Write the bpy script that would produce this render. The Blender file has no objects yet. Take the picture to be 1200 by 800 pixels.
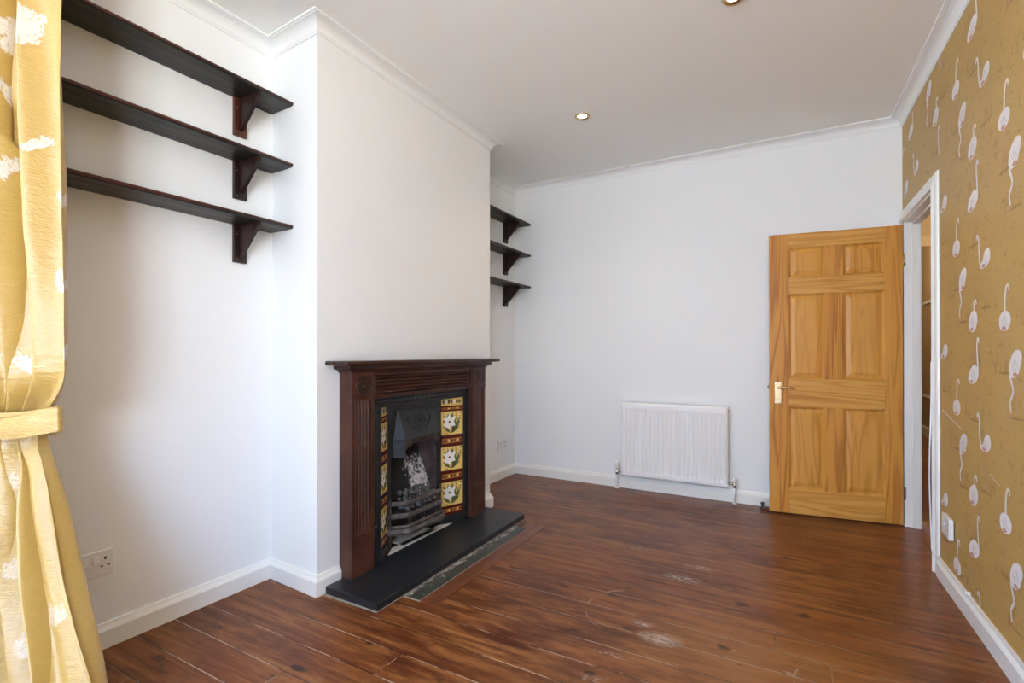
import bpy, bmesh, math, random
from mathutils import Vector, Matrix, noise as mnoise
random.seed(7)
PI = math.pi
scene = bpy.context.scene
COL = scene.collection

# ------------------------------------------------------------------ node helpers
class NT:
    def __init__(s, name):
        s.m = bpy.data.materials.new(name); s.m.use_nodes = True
        s.t = s.m.node_tree; s.t.nodes.clear()
        s.out = s.t.nodes.new('ShaderNodeOutputMaterial')
        s.b = s.t.nodes.new('ShaderNodeBsdfPrincipled')
        s.t.links.new(s.b.outputs[0], s.out.inputs[0])
    def n(s, typ, **kw):
        nd = s.t.nodes.new(typ)
        for k, v in kw.items(): setattr(nd, k, v)
        return nd
    def l(s, a, b): s.t.links.new(a, b)
    def put(s, sock, v):
        if isinstance(v, bpy.types.NodeSocket): s.l(v, sock)
        elif isinstance(v, (tuple, list)) and len(v) == 3 and sock.type == 'RGBA': sock.default_value = (*v, 1)
        else: sock.default_value = v
    def math(s, op, a, b=0.0, c=None, clamp=False):
        nd = s.n('ShaderNodeMath', operation=op); nd.use_clamp = clamp
        s.put(nd.inputs[0], a); s.put(nd.inputs[1], b)
        if c is not None: s.put(nd.inputs[2], c)
        return nd.outputs[0]
    def mix(s, f, a, b, blend='MIX'):
        nd = s.n('ShaderNodeMix', data_type='RGBA', blend_type=blend)
        s.put(nd.inputs[0], f); s.put(nd.inputs[6], a); s.put(nd.inputs[7], b)
        return nd.outputs[2]
    def ramp(s, f, stops):
        nd = s.n('ShaderNodeValToRGB'); cr = nd.color_ramp
        while len(cr.elements) < len(stops): cr.elements.new(.5)
        for e, (p, c) in zip(cr.elements, stops):
            e.position = p; e.color = (*c, 1) if len(c) == 3 else c
        s.put(nd.inputs[0], f); return nd.outputs[0]
    def rng(s, f, a, b, c=0.0, d=1.0):
        nd = s.n('ShaderNodeMapRange'); s.put(nd.inputs[0], f)
        for i, v in enumerate((a, b, c, d)): nd.inputs[i+1].default_value = v
        return nd.outputs[0]
    def obj(s):
        return s.n('ShaderNodeTexCoord').outputs['Object']
    def mapping(s, vec, scale=(1,1,1), loc=(0,0,0), rot=(0,0,0)):
        nd = s.n('ShaderNodeMapping'); s.put(nd.inputs[0], vec)
        nd.inputs[1].default_value = loc; nd.inputs[2].default_value = rot; nd.inputs[3].default_value = scale
        return nd.outputs[0]
    def noise(s, vec, scale, detail=3, rough=.5, dist=0):
        nd = s.n('ShaderNodeTexNoise'); s.put(nd.inputs['Vector'], vec)
        nd.inputs['Scale'].default_value = scale; nd.inputs['Detail'].default_value = detail
        nd.inputs['Roughness'].default_value = rough; nd.inputs['Distortion'].default_value = dist
        return nd.outputs[0]
    def bump(s, h, strength=.2, dist=.01):
        nd = s.n('ShaderNodeBump'); nd.inputs['Strength'].default_value = strength
        nd.inputs['Distance'].default_value = dist; s.put(nd.inputs['Height'], h)
        s.l(nd.outputs[0], s.b.inputs['Normal'])
    def set(s, **kw):
        for k, v in kw.items():
            s.put(s.b.inputs[k.replace('_', ' ')], v)
        return s.m

def srgb(r, g, b):
    f = lambda c: (c/255/12.92) if c/255 <= .04045 else ((c/255+.055)/1.055)**2.4
    return (f(r), f(g), f(b))

def plain(name, col, rough=.5, metal=0., var=.06, scale=40, bump=0.0):
    t = NT(name); v = t.obj()
    nz = t.noise(v, scale, 3)
    c = t.mix(nz, tuple(x*(1-var) for x in col), tuple(min(1, x*(1+var)) for x in col))
    if bump: t.bump(nz, bump, .002)
    return t.set(Base_Color=c, Roughness=rough, Metallic=metal)

M = {}
def wall_paint(name, col):
    t = NT(name); v = t.obj()
    n1 = t.noise(v, 1.7, 3); n2 = t.noise(v, 160, 2)
    c = t.mix(n1, tuple(x*.985 for x in col), col)
    t.bump(n2, .06, .001)
    return t.set(Base_Color=c, Roughness=.62)
M['wall'] = wall_paint('white_wall_paint', (.82, .84, .845))
M['ceil'] = wall_paint('ceiling_paint', (.90, .92, .91))
M['gloss'] = plain('white_gloss_paint', (.82, .82, .79), .3, var=.02, scale=6)
M['hallwall'] = plain('tan_hall_paper', (.40, .29, .14), .6, var=.1, scale=3)
M['hallband'] = plain('tan_band_paint', (.50, .38, .21), .5, var=.05, scale=3)
M['plastic'] = plain('white_plastic', (.78, .77, .77), .3, var=.01)
M['plastic_grey'] = plain('grey_plastic', (.55, .55, .56), .35, var=.02)
M['dark'] = plain('dark_slot', (.03, .03, .03), .5)
M['chrome'] = plain('chrome', (.72, .72, .72), .2, 1.0, var=.03)
M['brass'] = plain('pale_brass', (.68, .54, .33), .27, 1.0, var=.06, scale=60)
M['dullbrass'] = plain('dull_steel', (.25, .22, .2), .4, 1.0)
M['rad'] = plain('radiator_enamel', (.83, .83, .83), .28, var=.01)
M['paperwhite'] = plain('print_white', (.76, .72, .715), .6, var=.06, scale=90)
M['paperpink'] = plain('print_pink', (.52, .27, .25), .6, var=.1, scale=90)
M['papergrey'] = plain('print_grey', (.33, .29, .32), .6, var=.1, scale=90)
M['paperolive'] = plain('print_olive', (.33, .20, .062), .6, var=.25, scale=60)

def wallpaper():
    t = NT('gold_flamingo_wallpaper'); v = t.obj()
    n1 = t.noise(t.mapping(v, (1, 14, 34)), 1.0, 3, .55, .4)
    n2 = t.noise(v, 3.0, 3); n3 = t.noise(v, 120, 2)
    base = t.mix(n2, (.43, .265, .070), (.49, .315, .092))
    rip = t.rng(n1, .60, .70)
    base = t.mix(t.math('MULTIPLY', rip, .55), base, (.25, .15, .045))
    base = t.mix(t.math('MULTIPLY', n3, .2), base, (.5, .33, .12))
    return t.set(Base_Color=base, Roughness=.5)
M['wallpaper'] = wallpaper()

def pine(name, axis, lo=(.38, .140, .018), hi=(.64, .300, .052), seedoff=0.):
    """honey pine; grain along 'x' or 'z' in the object's own space"""
    t = NT(name); v = t.obj()
    rnd = t.n('ShaderNodeObjectInfo').outputs['Random']
    off = t.n('ShaderNodeCombineXYZ')
    for i, k in enumerate((3.1, 5.3, 7.7)): t.put(off.inputs[i], t.math('MULTIPLY_ADD', rnd, k*2, seedoff))
    add = t.n('ShaderNodeVectorMath', operation='ADD'); t.l(v, add.inputs[0]); t.l(off.outputs[0], add.inputs[1])
    sc = (.55, 10, 10) if axis == 'x' else (10, 10, .55)
    p = t.mapping(add.outputs[0], sc)
    big = t.noise(p, .9, 2, .45, .6)
    rings = t.math('FRACT', t.math('MULTIPLY', big, 9.0))
    line = t.rng(t.math('ABSOLUTE', t.math('SUBTRACT', rings, .5)), .18, .5)
    fine = t.noise(t.mapping(add.outputs[0], tuple(x*7 for x in sc)), 1.6, 3, .6)
    tint = t.noise(t.mapping(add.outputs[0], (5, 5, .5) if axis == 'z' else (.5, 5, 5)), 1.0, 2)
    c = t.mix(t.math('MULTIPLY', line, .9), hi, lo)
    c = t.mix(t.math('MULTIPLY', fine, .35), c, (.45, .19, .04))
    c = t.mix(t.rng(tint, .35, .7, 0, .5), c, (.66, .33, .075))
    t.bump(fine, .05, .001)
    return t.set(Base_Color=c, Roughness=.36, Specular_IOR_Level=.3)
M['pine_z'] = pine('honey_pine_upright', 'z', (.30, .085, .010), (.60, .265, .042))
M['pine_x'] = pine('honey_pine_rail', 'x', (.42, .165, .025), (.66, .345, .080), 2.)
M['pine_panel'] = pine('honey_pine_panel', 'z', (.44, .175, .025), (.64, .305, .058), 5.)

def darkwood(name, axis, lo, hi, rough=.3, red=None):
    t = NT(name); v = t.obj()
    sc = {'x': (1.5, 28, 28), 'y': (28, 1.5, 28), 'z': (28, 28, 1.5)}[axis]
    n1 = t.noise(t.mapping(v, sc), 1.0, 4, .6, .5)
    n2 = t.noise(v, 5, 3)
    c = t.mix(t.rng(n1, .3, .7), lo, hi)
    if red: c = t.mix(t.rng(n2, .45, .7, 0, .6), c, red)
    t.bump(n1, .12, .002)
    return t.set(Base_Color=c, Roughness=t.rng(n1, .3, .7, rough*1.25, rough*.8), Specular_IOR_Level=.35)
M['mahog_z'] = darkwood('mahogany_upright', 'z', (.022, .008, .006), (.070, .022, .013), .42, (.105, .038, .022))
M['mahog_y'] = darkwood('mahogany_rail', 'y', (.020, .007, .005), (.066, .020, .012), .40, (.085, .027, .016))
M['mahog_top'] = darkwood('mahogany_shelf_top', 'y', (.018, .008, .006), (.05, .018, .012), .28)
M['shelf'] = darkwood('dark_shelf_stain', 'y', (.010, .009, .008), (.028, .024, .021), .42)
M['shelf_edge'] = darkwood('red_brown_shelf_edge', 'y', (.035, .010, .007), (.10, .026, .016), .35)
M['bracket'] = darkwood('dark_bracket_stain', 'z', (.010, .006, .005), (.035, .013, .010), .35)
M['bracket_red'] = darkwood('red_bracket_stain', 'z', (.04, .010, .007), (.13, .035, .02), .35)

def floor_mat():
    t = NT('stained_floorboards'); v = t.obj()
    sep = t.n('ShaderNodeSeparateXYZ'); t.l(v, sep.inputs[0])
    X, Y = sep.outputs[0], sep.outputs[1]
    r = t.math('DIVIDE', t.math('SUBTRACT', Y, 1.59), .1417)
    row = t.math('FLOOR', r); fr = t.math('FRACT', r)
    wn = t.n('ShaderNodeTexWhiteNoise', noise_dimensions='1D'); t.l(row, wn.inputs['W'])
    rr = wn.outputs['Value']
    xx = t.math('ADD', t.math('DIVIDE', X, 3.4), t.math('MULTIPLY', rr, 5.0))
    seg = t.math('FLOOR', xx); fx = t.math('FRACT', xx)
    wn2 = t.n('ShaderNodeTexWhiteNoise', noise_dimensions='2D')
    cmb = t.n('ShaderNodeCombineXYZ'); t.l(row, cmb.inputs[0]); t.l(seg, cmb.inputs[1]); t.l(cmb.outputs[0], wn2.inputs['Vector'])
    pr = wn2.outputs['Value']
    gv = t.n('ShaderNodeCombineXYZ')
    t.put(gv.inputs[0], t.math('MULTIPLY_ADD', pr, 13, X)); t.put(gv.inputs[1], t.math('MULTIPLY_ADD', pr, 3.7, Y)); t.put(gv.inputs[2], t.math('MULTIPLY', pr, 5))
    g = gv.outputs[0]
    big = t.noise(t.mapping(g, (1.2, 11, 1)), 1.0, 3, .5, .7)
    rings = t.math('FRACT', t.math('MULTIPLY', big, 7.0))
    line = t.rng(t.math('ABSOLUTE', t.math('SUBTRACT', rings, .5)), .15, .5)
    fine = t.noise(t.mapping(g, (5, 110, 1)), 1.0, 3, .6)
    blot = t.noise(t.mapping(v, (1.5, 3.2, 1)), 1.6, 4, .55)
    wear = t.noise(v, .9, 3, .55)
    knot = t.noise(t.mapping(g, (7, 15, 1)), 1.0, 2, .4)
    c = t.mix(line, (.170, .058, .017), (.100, .030, .010))
    c = t.mix(t.rng(fine, .35, .7, 0, .45), c, (.23, .092, .034))
    c = t.mix(t.rng(blot, .47, .64, 0, .75), c, (.062, .016, .008))
    c = t.mix(t.rng(pr, 0, 1, 0, .4), c, (.21, .062, .022))
    strk = t.noise(t.mapping(g, (1.6, 34, 1)), 1.0, 4, .6, .4)
    c = t.mix(t.rng(strk, .54, .70, 0, .7), c, (.045, .013, .007))
    c = t.mix(t.rng(strk, .46, .30, 0, .6), c, (.36, .165, .050))
    # yellow-brown worn way through the middle of the room
    dx = t.math('SUBTRACT', X, -.15); dy = t.math('SUBTRACT', Y, 1.7)
    d2 = t.math('ADD', t.math('MULTIPLY', dx, dx), t.math('MULTIPLY', t.math('MULTIPLY', dy, dy), 1.3))
    traf = t.math('MULTIPLY', t.rng(d2, 1.1, .05), t.rng(wear, .3, .6))
    c = t.mix(t.math('MULTIPLY', traf, .8), c, (.27, .125, .042))
    hx_ = t.math('SUBTRACT', X, -1.05); hy_ = t.math('SUBTRACT', Y, 1.85)
    hq = t.math('ADD', t.math('MULTIPLY', hx_, hx_), t.math('MULTIPLY', t.math('MULTIPLY', hy_, hy_), 1.6))
    bl2 = t.noise(t.mapping(g, (3, 12, 1)), 1.4, 5, .65)
    c = t.mix(t.math('MULTIPLY', t.rng(bl2, .42, .62), t.rng(hq, .75, .05, .12, .8)), c, (.060, .012, .006))
    c = t.mix(t.math('MULTIPLY', t.rng(bl2, .50, .34), .45), c, (.27, .115, .036))
    c = t.mix(t.rng(knot, .70, .76, 0, .8), c, (.022, .009, .007))
    # pale scuffs, thickest near the worn spot
    s1 = t.noise(t.mapping(v, (9, 26, 1)), 2.2, 5, .7)
    near = t.rng(d2, 2.2, .1, .0, .055)
    sc = t.rng(t.math('ADD', s1, near), .715, .76, 0, .5)
    c = t.mix(sc, c, (.36, .27, .22))
    dots = t.noise(t.mapping(v, (60, 90, 1)), 1.0, 2, .5)
    c = t.mix(t.math('MULTIPLY', t.rng(dots, .745, .79), t.rng(d2, 3.0, .2)), c, (.40, .33, .28))
    for (sx, sy, rx, ry, th) in ((-.47, 2.02, .10, .055, .40), (-.56, 2.10, .06, .03, .44), (-.50, 2.62, .11, .05, .44), (-.80, 2.9, .12, .04, .5), (-.25, 1.75, .05, .03, .46), (-.44, 2.80, .10, .03, .48), (-.02, 2.02, .06, .03, .5), (-.62, 1.66, .06, .03, .5), (-.60, 1.83, .09, .02, .5)):
        ax = t.math('DIVIDE', t.math('SUBTRACT', X, sx), rx); ay = t.math('DIVIDE', t.math('SUBTRACT', Y, sy), ry)
        q = t.math('SQRT', t.math('ADD', t.math('MULTIPLY', ax, ax), t.math('MULTIPLY', ay, ay)))
        k = t.math('MULTIPLY', t.rng(q, 1.0, .3), t.rng(t.noise(t.mapping(v, (22, 60, 1)), 1.3, 4, .7), th, th+.12))
        c = t.mix(t.math('MULTIPLY', k, .75), c, (.42, .36, .33))
    for (sx, sy, rx, ry) in ((-.66, 2.17, .16, .19), (.12, 2.0, .13, .16)):
        ax = t.math('DIVIDE', t.math('SUBTRACT', X, sx), rx); ay = t.math('DIVIDE', t.math('SUBTRACT', Y, sy), ry)
        q = t.math('SQRT', t.math('ADD', t.math('MULTIPLY', ax, ax), t.math('MULTIPLY', ay, ay)))
        k = t.math('MULTIPLY', t.math('MULTIPLY', t.rng(t.math('ABSOLUTE', t.math('SUBTRACT', q, 1.0)), .028, .010), t.rng(ax, -.2, -.45)), t.rng(t.noise(v, 14, 3), .44, .54))
        c = t.mix(t.math('MULTIPLY', k, .55), c, (.42, .34, .28))
    # seams: dark, in places filled with pale grit
    edge = t.math('MINIMUM', fr, t.math('SUBTRACT', 1.0, fr))
    gap = t.rng(edge, .020, .008)
    gapx = t.rng(t.math('MINIMUM', fx, t.math('SUBTRACT', 1.0, fx)), .0009, .0004)
    pale = t.noise(t.mapping(v, (2.2, 7, 1)), 1.5, 4, .65)
    pk = t.math('MULTIPLY', t.rng(pale, .45, .54), t.rng(Y, 3.1, 1.6))
    gc = t.mix(pk, (.028, .012, .008), (.40, .30, .22))
    c = t.mix(t.math('MAXIMUM', gap, t.math('MULTIPLY', gapx, .5)), c, gc)
    hgt = t.math('SUBTRACT', t.math('MULTIPLY', fine, .15), t.math('MULTIPLY', gap, .8))
    t.bump(hgt, .25, .003)
    rgh = .30
    return t.set(Base_Color=c, Roughness=rgh, Specular_IOR_Level=.14)
M['floor'] = floor_mat()
M['border'] = darkwood('border_board_stain', 'y', (.085, .026, .012), (.19, .062, .024), .34)
M['slate'] = plain('black_slate', (.012, .014, .018), .38, var=.3, scale=14, bump=.05)
def strip_mat():
    t = NT('worn_dark_marble'); v = t.obj()
    n1 = t.noise(v, 9, 5, .65); n2 = t.noise(t.mapping(v, (1.4, .8, 1)), 16, 8, .8)
    c = t.mix(t.rng(n1, .35, .65), (.015, .016, .013), (.075, .08, .065))
    sep = t.n('ShaderNodeSeparateXYZ'); t.l(v, sep.inputs[0])
    near = t.rng(sep.outputs[0], .09, .0, -.11, .07)
    c = t.mix(t.rng(t.math('ADD', n2, near), .54, .60, 0, .85), c, (.50, .48, .45))
    return t.set(Base_Color=c, Roughness=.35)
M['strip'] = strip_mat()
M['grit'] = plain('pale_mortar', (.27, .235, .195), .8, var=.4, scale=60)
def iron(name, lo, hi, rough, scale=130, bump=.5):
    t = NT(name); v = t.obj()
    n = t.noise(v, scale, 3, .6); n2 = t.noise(v, 12, 3)
    c = t.mix(t.rng(n, .35, .7), lo, hi); c = t.mix(t.rng(n2, .5, .75, 0, .5), c, lo)
    t.bump(n, bump, .003)
    return t.set(Base_Color=c, Roughness=rough, Specular_IOR_Level=.4)
M['iron'] = iron('blackened_cast_iron', (.006, .007, .008), (.035, .038, .042), .38)
M['iron_smooth'] = iron('grate_polish_iron', (.010, .011, .012), (.028, .03, .033), .42, 50, .15)
M['iron_facet'] = iron('blue_grey_glint_iron', (.018, .021, .028), (.034, .040, .052), .6, 40, .1)  # bluish glint of the hood cheeks put into the base colour
M['iron_rust'] = iron('ashy_grate_iron', (.055, .042, .038), (.15, .125, .115), .6, 40, .3)
M['iron_rim'] = iron('burnt_rim_iron', (.03, .022, .018), (.085, .06, .048), .6, 30, .3)
def fireback():
    t = NT('sooty_fireback'); v = t.obj()
    n1 = t.noise(v, 9, 4, .6); n2 = t.noise(v, 48, 4, .7)
    sep = t.n('ShaderNodeSeparateXYZ'); t.l(v, sep.inputs[0])
    lr = t.rng(sep.outputs[1], .64, .78, -.26, .12)
    up = t.rng(sep.outputs[2], .44, .60, 0, -.30)
    s = t.rng(t.math('ADD', t.math('ADD', t.math('MULTIPLY', n1, .35), t.math('MULTIPLY', n2, .65)), t.math('ADD', lr, up)), .53, .66)
    c = t.mix(s, (.010, .009, .009), (.66, .64, .64))
    return t.set(Base_Color=c, Roughness=.85)
M['fireback'] = fireback()
M['brick'] = iron('brown_fire_brick', (.035, .024, .021), (.10, .066, .056), .85, 12, .3)
M['coal'] = iron('burnt_coal', (.025, .025, .026), (.19, .18, .178), .8, 40, .6)
M['ash'] = plain('pale_ash_hearth', (.62, .60, .54), .7, var=.12, scale=10)
M['t_yellow'] = plain('tile_yellow_glaze', (.72, .52, .155), .18, var=.25, scale=50)
M['t_white'] = plain('tile_white_glaze', (.78, .76, .70), .18, var=.05)
M['t_green'] = plain('tile_green_glaze', (.12, .14, .055), .18, var=.25, scale=50)
M['t_brown'] = plain('tile_brown_glaze', (.10, .035, .02), .18, var=.2)
M['t_red'] = plain('tile_oxblood_glaze', (.085, .012, .008), .16, var=.2, scale=40)
M['t_orange'] = plain('tile_orange_glaze', (.42, .17, .045), .18, var=.3, scale=60)

def emit(name, col, st):
    t = NT(name); t.b.inputs['Base Color'].default_value = (*col, 1)
    t.b.inputs['Emission Color'].default_value = (*col, 1); t.b.inputs['Emission Strength'].default_value = st
    return t.m
M['lamp'] = emit('lit_lamp', (1, .86, .62), 30)

def curtain_mat():
    t = NT('gold_damask'); v = t.obj()
    at = t.n('ShaderNodeAttribute', attribute_name='pattern')
    k = at.outputs['Fac']
    crepe = t.noise(t.mapping(v, (60, 60, 260)), 1.0, 3, .6)
    n2 = t.noise(v, 6, 3)
    c = t.mix(n2, (.36, .215, .042), (.42, .27, .064))
    c = t.mix(t.rng(crepe, .35, .7, 0, .4), c, (.48, .32, .085))
    thr = t.noise(t.mapping(v, (160, 160, 60)), 1.0, 2)
    kk = t.math('MULTIPLY', k, t.rng(thr, .25, .5, .72, 1.0))
    c = t.mix(kk, c, (.62, .57, .49))
    crk = t.noise(t.mapping(v, (14, 14, 55)), 1.0, 4, .65)
    t.bump(t.math('ADD', t.math('ADD', t.math('MULTIPLY', crepe, .6), t.math('MULTIPLY', crk, 1.2)), t.math('MULTIPLY', k, .5)), .55, .004)
    return t.set(Base_Color=c, Roughness=.30, Sheen_Weight=.2, Specular_IOR_Level=.7)
M['curtain'] = curtain_mat()

# ------------------------------------------------------------------ mesh helpers
class MB:
    def __init__(s): s.bm = bmesh.new()
    def face(s, pts, mat=0):
        vs = [s.bm.verts.new(p) for p in pts]
        try: f = s.bm.faces.new(vs)
        except ValueError: return None
        f.material_index = mat; return f
    def box(s, a, b, mat=0):
        x0, y0, z0 = [min(p, q) for p, q in zip(a, b)]; x1, y1, z1 = [max(p, q) for p, q in zip(a, b)]
        v = [s.bm.verts.new(p) for p in ((x0,y0,z0),(x1,y0,z0),(x1,y1,z0),(x0,y1,z0),(x0,y0,z1),(x1,y0,z1),(x1,y1,z1),(x0,y1,z1))]
        for q in ((0,3,2,1),(4,5,6,7),(0,1,5,4),(1,2,6,5),(2,3,7,6),(3,0,4,7)):
            s.bm.faces.new([v[i] for i in q]).material_index = mat
        return s
    def hexa(s, bot, top, mat=0):
        """solid between two same-length loops"""
        n = len(bot); B = [s.bm.verts.new(p) for p in bot]; T = [s.bm.verts.new(p) for p in top]
        for f in ([list(reversed(B)), T] + [[B[i], B[(i+1) % n], T[(i+1) % n], T[i]] for i in range(n)]):
            s.bm.faces.new(f).material_index = mat
        return s
    def prism(s, poly, z0, z1, mat=0, fn=None):
        """2D polygon extruded along z (fn maps (a,b,c) to 3D)"""
        fn = fn or (lambda a, b, c: (a, b, c))
        return s.hexa([fn(a, b, z0) for a, b in poly], [fn(a, b, z1) for a, b in poly], mat)
    def tube(s, pts, r, n=10, mat=0, cap=True):
        pts = [Vector(p) for p in pts]; rs = r if isinstance(r, (list, tuple)) else [r]*len(pts)
        rings = []; up = None
        for i, p in enumerate(pts):
            d = (pts[min(i+1, len(pts)-1)] - pts[max(i-1, 0)]).normalized()
            if up is None:
                up = Vector((0, 0, 1)) if abs(d.z) < .9 else Vector((1, 0, 0))
            a = d.cross(up).normalized(); b = a.cross(d).normalized(); up = b
            rings.append([s.bm.verts.new(p + (a*math.cos(2*PI*k/n) + b*math.sin(2*PI*k/n))*rs[i]) for k in range(n)])
        for A, B in zip(rings, rings[1:]):
            for k in range(n):
                f = s.bm.faces.new((A[k], A[(k+1) % n], B[(k+1) % n], B[k])); f.material_index = mat; f.smooth = True
        if cap:
            s.bm.faces.new(list(reversed(rings[0]))).material_index = mat
            s.bm.faces.new(rings[-1]).material_index = mat
        return s
    def lathe(s, prof, n=32, fn=None, mat=0, smooth=True):
        fn = fn or (lambda x, y, z: (x, y, z)); rings = []
        for r, z in prof:
            rings.append([s.bm.verts.new(fn(r*math.cos(2*PI*k/n), r*math.sin(2*PI*k/n), z)) for k in range(n)])
        for A, B in zip(rings, rings[1:]):
            for k in range(n):
                f = s.bm.faces.new((A[k], A[(k+1) % n], B[(k+1) % n], B[k])); f.material_index = mat; f.smooth = smooth
        s.bm.faces.new(list(reversed(rings[0]))).material_index = mat
        s.bm.faces.new(rings[-1]).material_index = mat
        return s
    def sweep(s, path, prof, closed=False, mat=0, side=1):
        """profile [(out, z)] along a plan polyline, mitred; 'out' points to the right of travel"""
        P = [Vector((p[0], p[1])) for p in path]; n = len(P); offs = []
        for i in range(n):
            a = (P[i] - P[i-1]).normalized() if (i > 0 or closed) else None
            b = (P[(i+1) % n] - P[i]).normalized() if (i < n-1 or closed) else None
            if a is None: a = b
            if b is None: b = a
            na = Vector((a.y, -a.x)); nb = Vector((b.y, -b.x)); m = (na + nb); m = m / max(m.length_squared/2, .2)
            offs.append(m*side)
        rings = [[s.bm.verts.new((P[i].x + offs[i].x*d, P[i].y + offs[i].y*d, z)) for d, z in prof] for i in range(n)]
        k = len(prof)
        for i in range(n if closed else n-1):
            A, B = rings[i], rings[(i+1) % n]
            for j in range(k):
                s.bm.faces.new((A[j], A[(j+1) % k], B[(j+1) % k], B[j])).material_index = mat
        if not closed:
            s.bm.faces.new(rings[0]).material_index = mat; s.bm.faces.new(list(reversed(rings[-1]))).material_index = mat
        return s
    def build(s, name, mats, parent=None, loc=None, rotz=0., bevel=0., smooth=False, fix=True):
        bm = s.bm
        if fix: bmesh.ops.recalc_face_normals(bm, faces=bm.faces)
        me = bpy.data.meshes.new(name); bm.to_mesh(me); bm.free()
        for m in (mats if isinstance(mats, (list, tuple)) else [mats]): me.materials.append(m)
        if smooth: me.polygons.foreach_set('use_smooth', [True]*len(me.polygons))
        o = bpy.data.objects.new(name, me); COL.objects.link(o)
        if parent: o.parent = parent
        if loc: o.location = loc
        if rotz: o.rotation_euler.z = rotz
        if bevel:
            b = o.modifiers.new('edge', 'BEVEL'); b.width = bevel; b.segments = 2; b.limit_method = 'ANGLE'; b.angle_limit = .6
        return o

def tag(o, label=None, cat=None, group=None, kind=None):
    if label: o['label'] = label
    if cat: o['category'] = cat
    if group: o['group'] = group
    if kind: o['kind'] = kind
    return o
def thing(name, loc, rotz, label, cat, group=None, kind=None):
    o = bpy.data.objects.new(name, None); COL.objects.link(o); o.empty_display_size = .1
    o.location = loc; o.rotation_euler.z = rotz
    return tag(o, label, cat, group, kind)
def copy_tree(o, parent=None):
    c = o.copy(); COL.objects.link(c); c.parent = parent
    for ch in list(o.children): copy_tree(ch, c)
    return c

# ------------------------------------------------------------------ the room shell
H = 2.677
WY = -3.1
P = [(-2.312, WY), (-2.312, 1.63), (-1.943, 1.603), (-1.962, 3.154), (-2.321, 3.154), (-2.321, 4.173), (.612, 4.161), (.7887, WY)]
def xr(y): return .612 + (y-4.161)*(.740-.612)/(-1.1-4.161)
T = .12
b = MB(); b.face([(-2.6, -3.4, 0), (3.2, -3.4, 0), (3.2, 10.2, 0), (-2.6, 10.2, 0)]); b.face([(-2.6, -3.4, -.05), (-2.6, 10.2, -.05), (3.2, 10.2, -.05), (3.2, -3.4, -.05)])
tag(b.build('floor', M['floor'], fix=False), 'dark stained wooden floorboards running across the room', 'floor', kind='structure')
b = MB(); b.box((-2.5, -3.3, H), (.95, 4.3, H+.1))
tag(b.build('ceiling', M['ceil']), 'plain off-white ceiling with two downlights', 'ceiling', kind='structure')
LY0, LY1, RY1, wz0, wz1 = -3.0, -1.45, -1.35, .25, 2.5      # assumed side windows, unseen behind the camera, placed and sized for the daylight
b = MB(); X0 = -2.312
b.box((X0-T, LY1, 0), (X0, 1.63, H)); b.box((X0-T, WY-T, 0), (X0, LY0, H)); b.box((X0-T, LY0, 0), (X0, LY1, wz0)); b.box((X0-T, LY0, wz1), (X0, LY1, H))
b.box((-2.321-T, 3.154, 0), (-2.321, 4.173, H))
tag(b.build('wall_left', M['wall']), 'white wall of the two alcoves beside the chimney breast', 'wall', kind='structure')
# chimney breast with a fire opening
b = MB()
fx0, fx1 = (-2.312-T), None
def cx(y): return -1.943 - .01225*(y-1.603)
ya, yb_, zo = 1.603+.295, 1.603+1.185, .885
b.hexa([(-2.43, 1.63, 0), (-2.312, 1.63, 0), (cx(1.603), 1.603, 0), (cx(ya), ya, 0), (-2.43, ya, 0)], [(-2.43, 1.63, H), (-2.312, 1.63, H), (cx(1.603), 1.603, H), (cx(ya), ya, H), (-2.43, ya, H)])
b.hexa([(-2.43, yb_, 0), (cx(yb_), yb_, 0), (-1.962, 3.154, 0), (-2.43, 3.154, 0)], [(-2.43, yb_, H), (cx(yb_), yb_, H), (-1.962, 3.154, H), (-2.43, 3.154, H)])
b.hexa([(-2.43, ya, zo), (cx(ya), ya, zo), (cx(yb_), yb_, zo), (-2.43, yb_, zo)], [(-2.43, ya, H), (cx(ya), ya, H), (cx(yb_), yb_, H), (-2.43, yb_, H)])
bmesh.ops.remove_doubles(b.bm, verts=b.bm.verts, dist=1e-5)
b.box((-2.53, ya-.06, 0), (-2.431, yb_+.06, zo+.06))
tag(b.build('wall_chimney', M['wall']), 'white chimney breast standing out between the two alcoves', 'wall', kind='structure')
b = MB(); b.hexa([(-2.44, 4.174, 0), (.612, 4.161, 0), (.612, 4.161+T, 0), (-2.44, 4.174+T, 0)], [(-2.44, 4.174, H), (.612, 4.161, H), (.612, 4.161+T, H), (-2.44, 4.174+T, H)])
tag(b.build('wall_back', M['wall']), 'white back wall behind the radiator and the open door', 'wall', kind='structure')
# window wall behind the camera
wy = WY
b = MB(); b.box((-2.44, wy-T, 0), (.93, wy, H))
tag(b.build('wall_front', M['wall']), 'white wall behind the camera', 'wall', kind='structure')
def window(n, p0, p1, label):
    (ax, ay), (cx_, cy_) = p0, p1; L = math.hypot(cx_-ax, cy_-ay); k = max(2, round(L/.9)); an = math.atan2(cy_-ay, cx_-ax)
    q = MB()
    for i in range(k+1):
        x = (L-.05)*i/k; q.box((x, -.03, wz0), (x+.05, .03, wz1))
    for z in (wz0, wz1-.05): q.box((0, -.028, z), (L, .028, z+.05))
    tag(q.build('window_%d' % n, M['gloss'], None, (ax, ay, 0), an), label, 'window', kind='structure')
window(1, (-2.372, LY0), (-2.372, LY1), 'assumed white bay window frame on the curtain side, unseen behind the camera')
window(2, (xr(-1)+.05, LY0), (xr(-1)+.05, RY1), 'assumed white bay window frame on the wallpapered side, unseen behind the camera')

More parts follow.
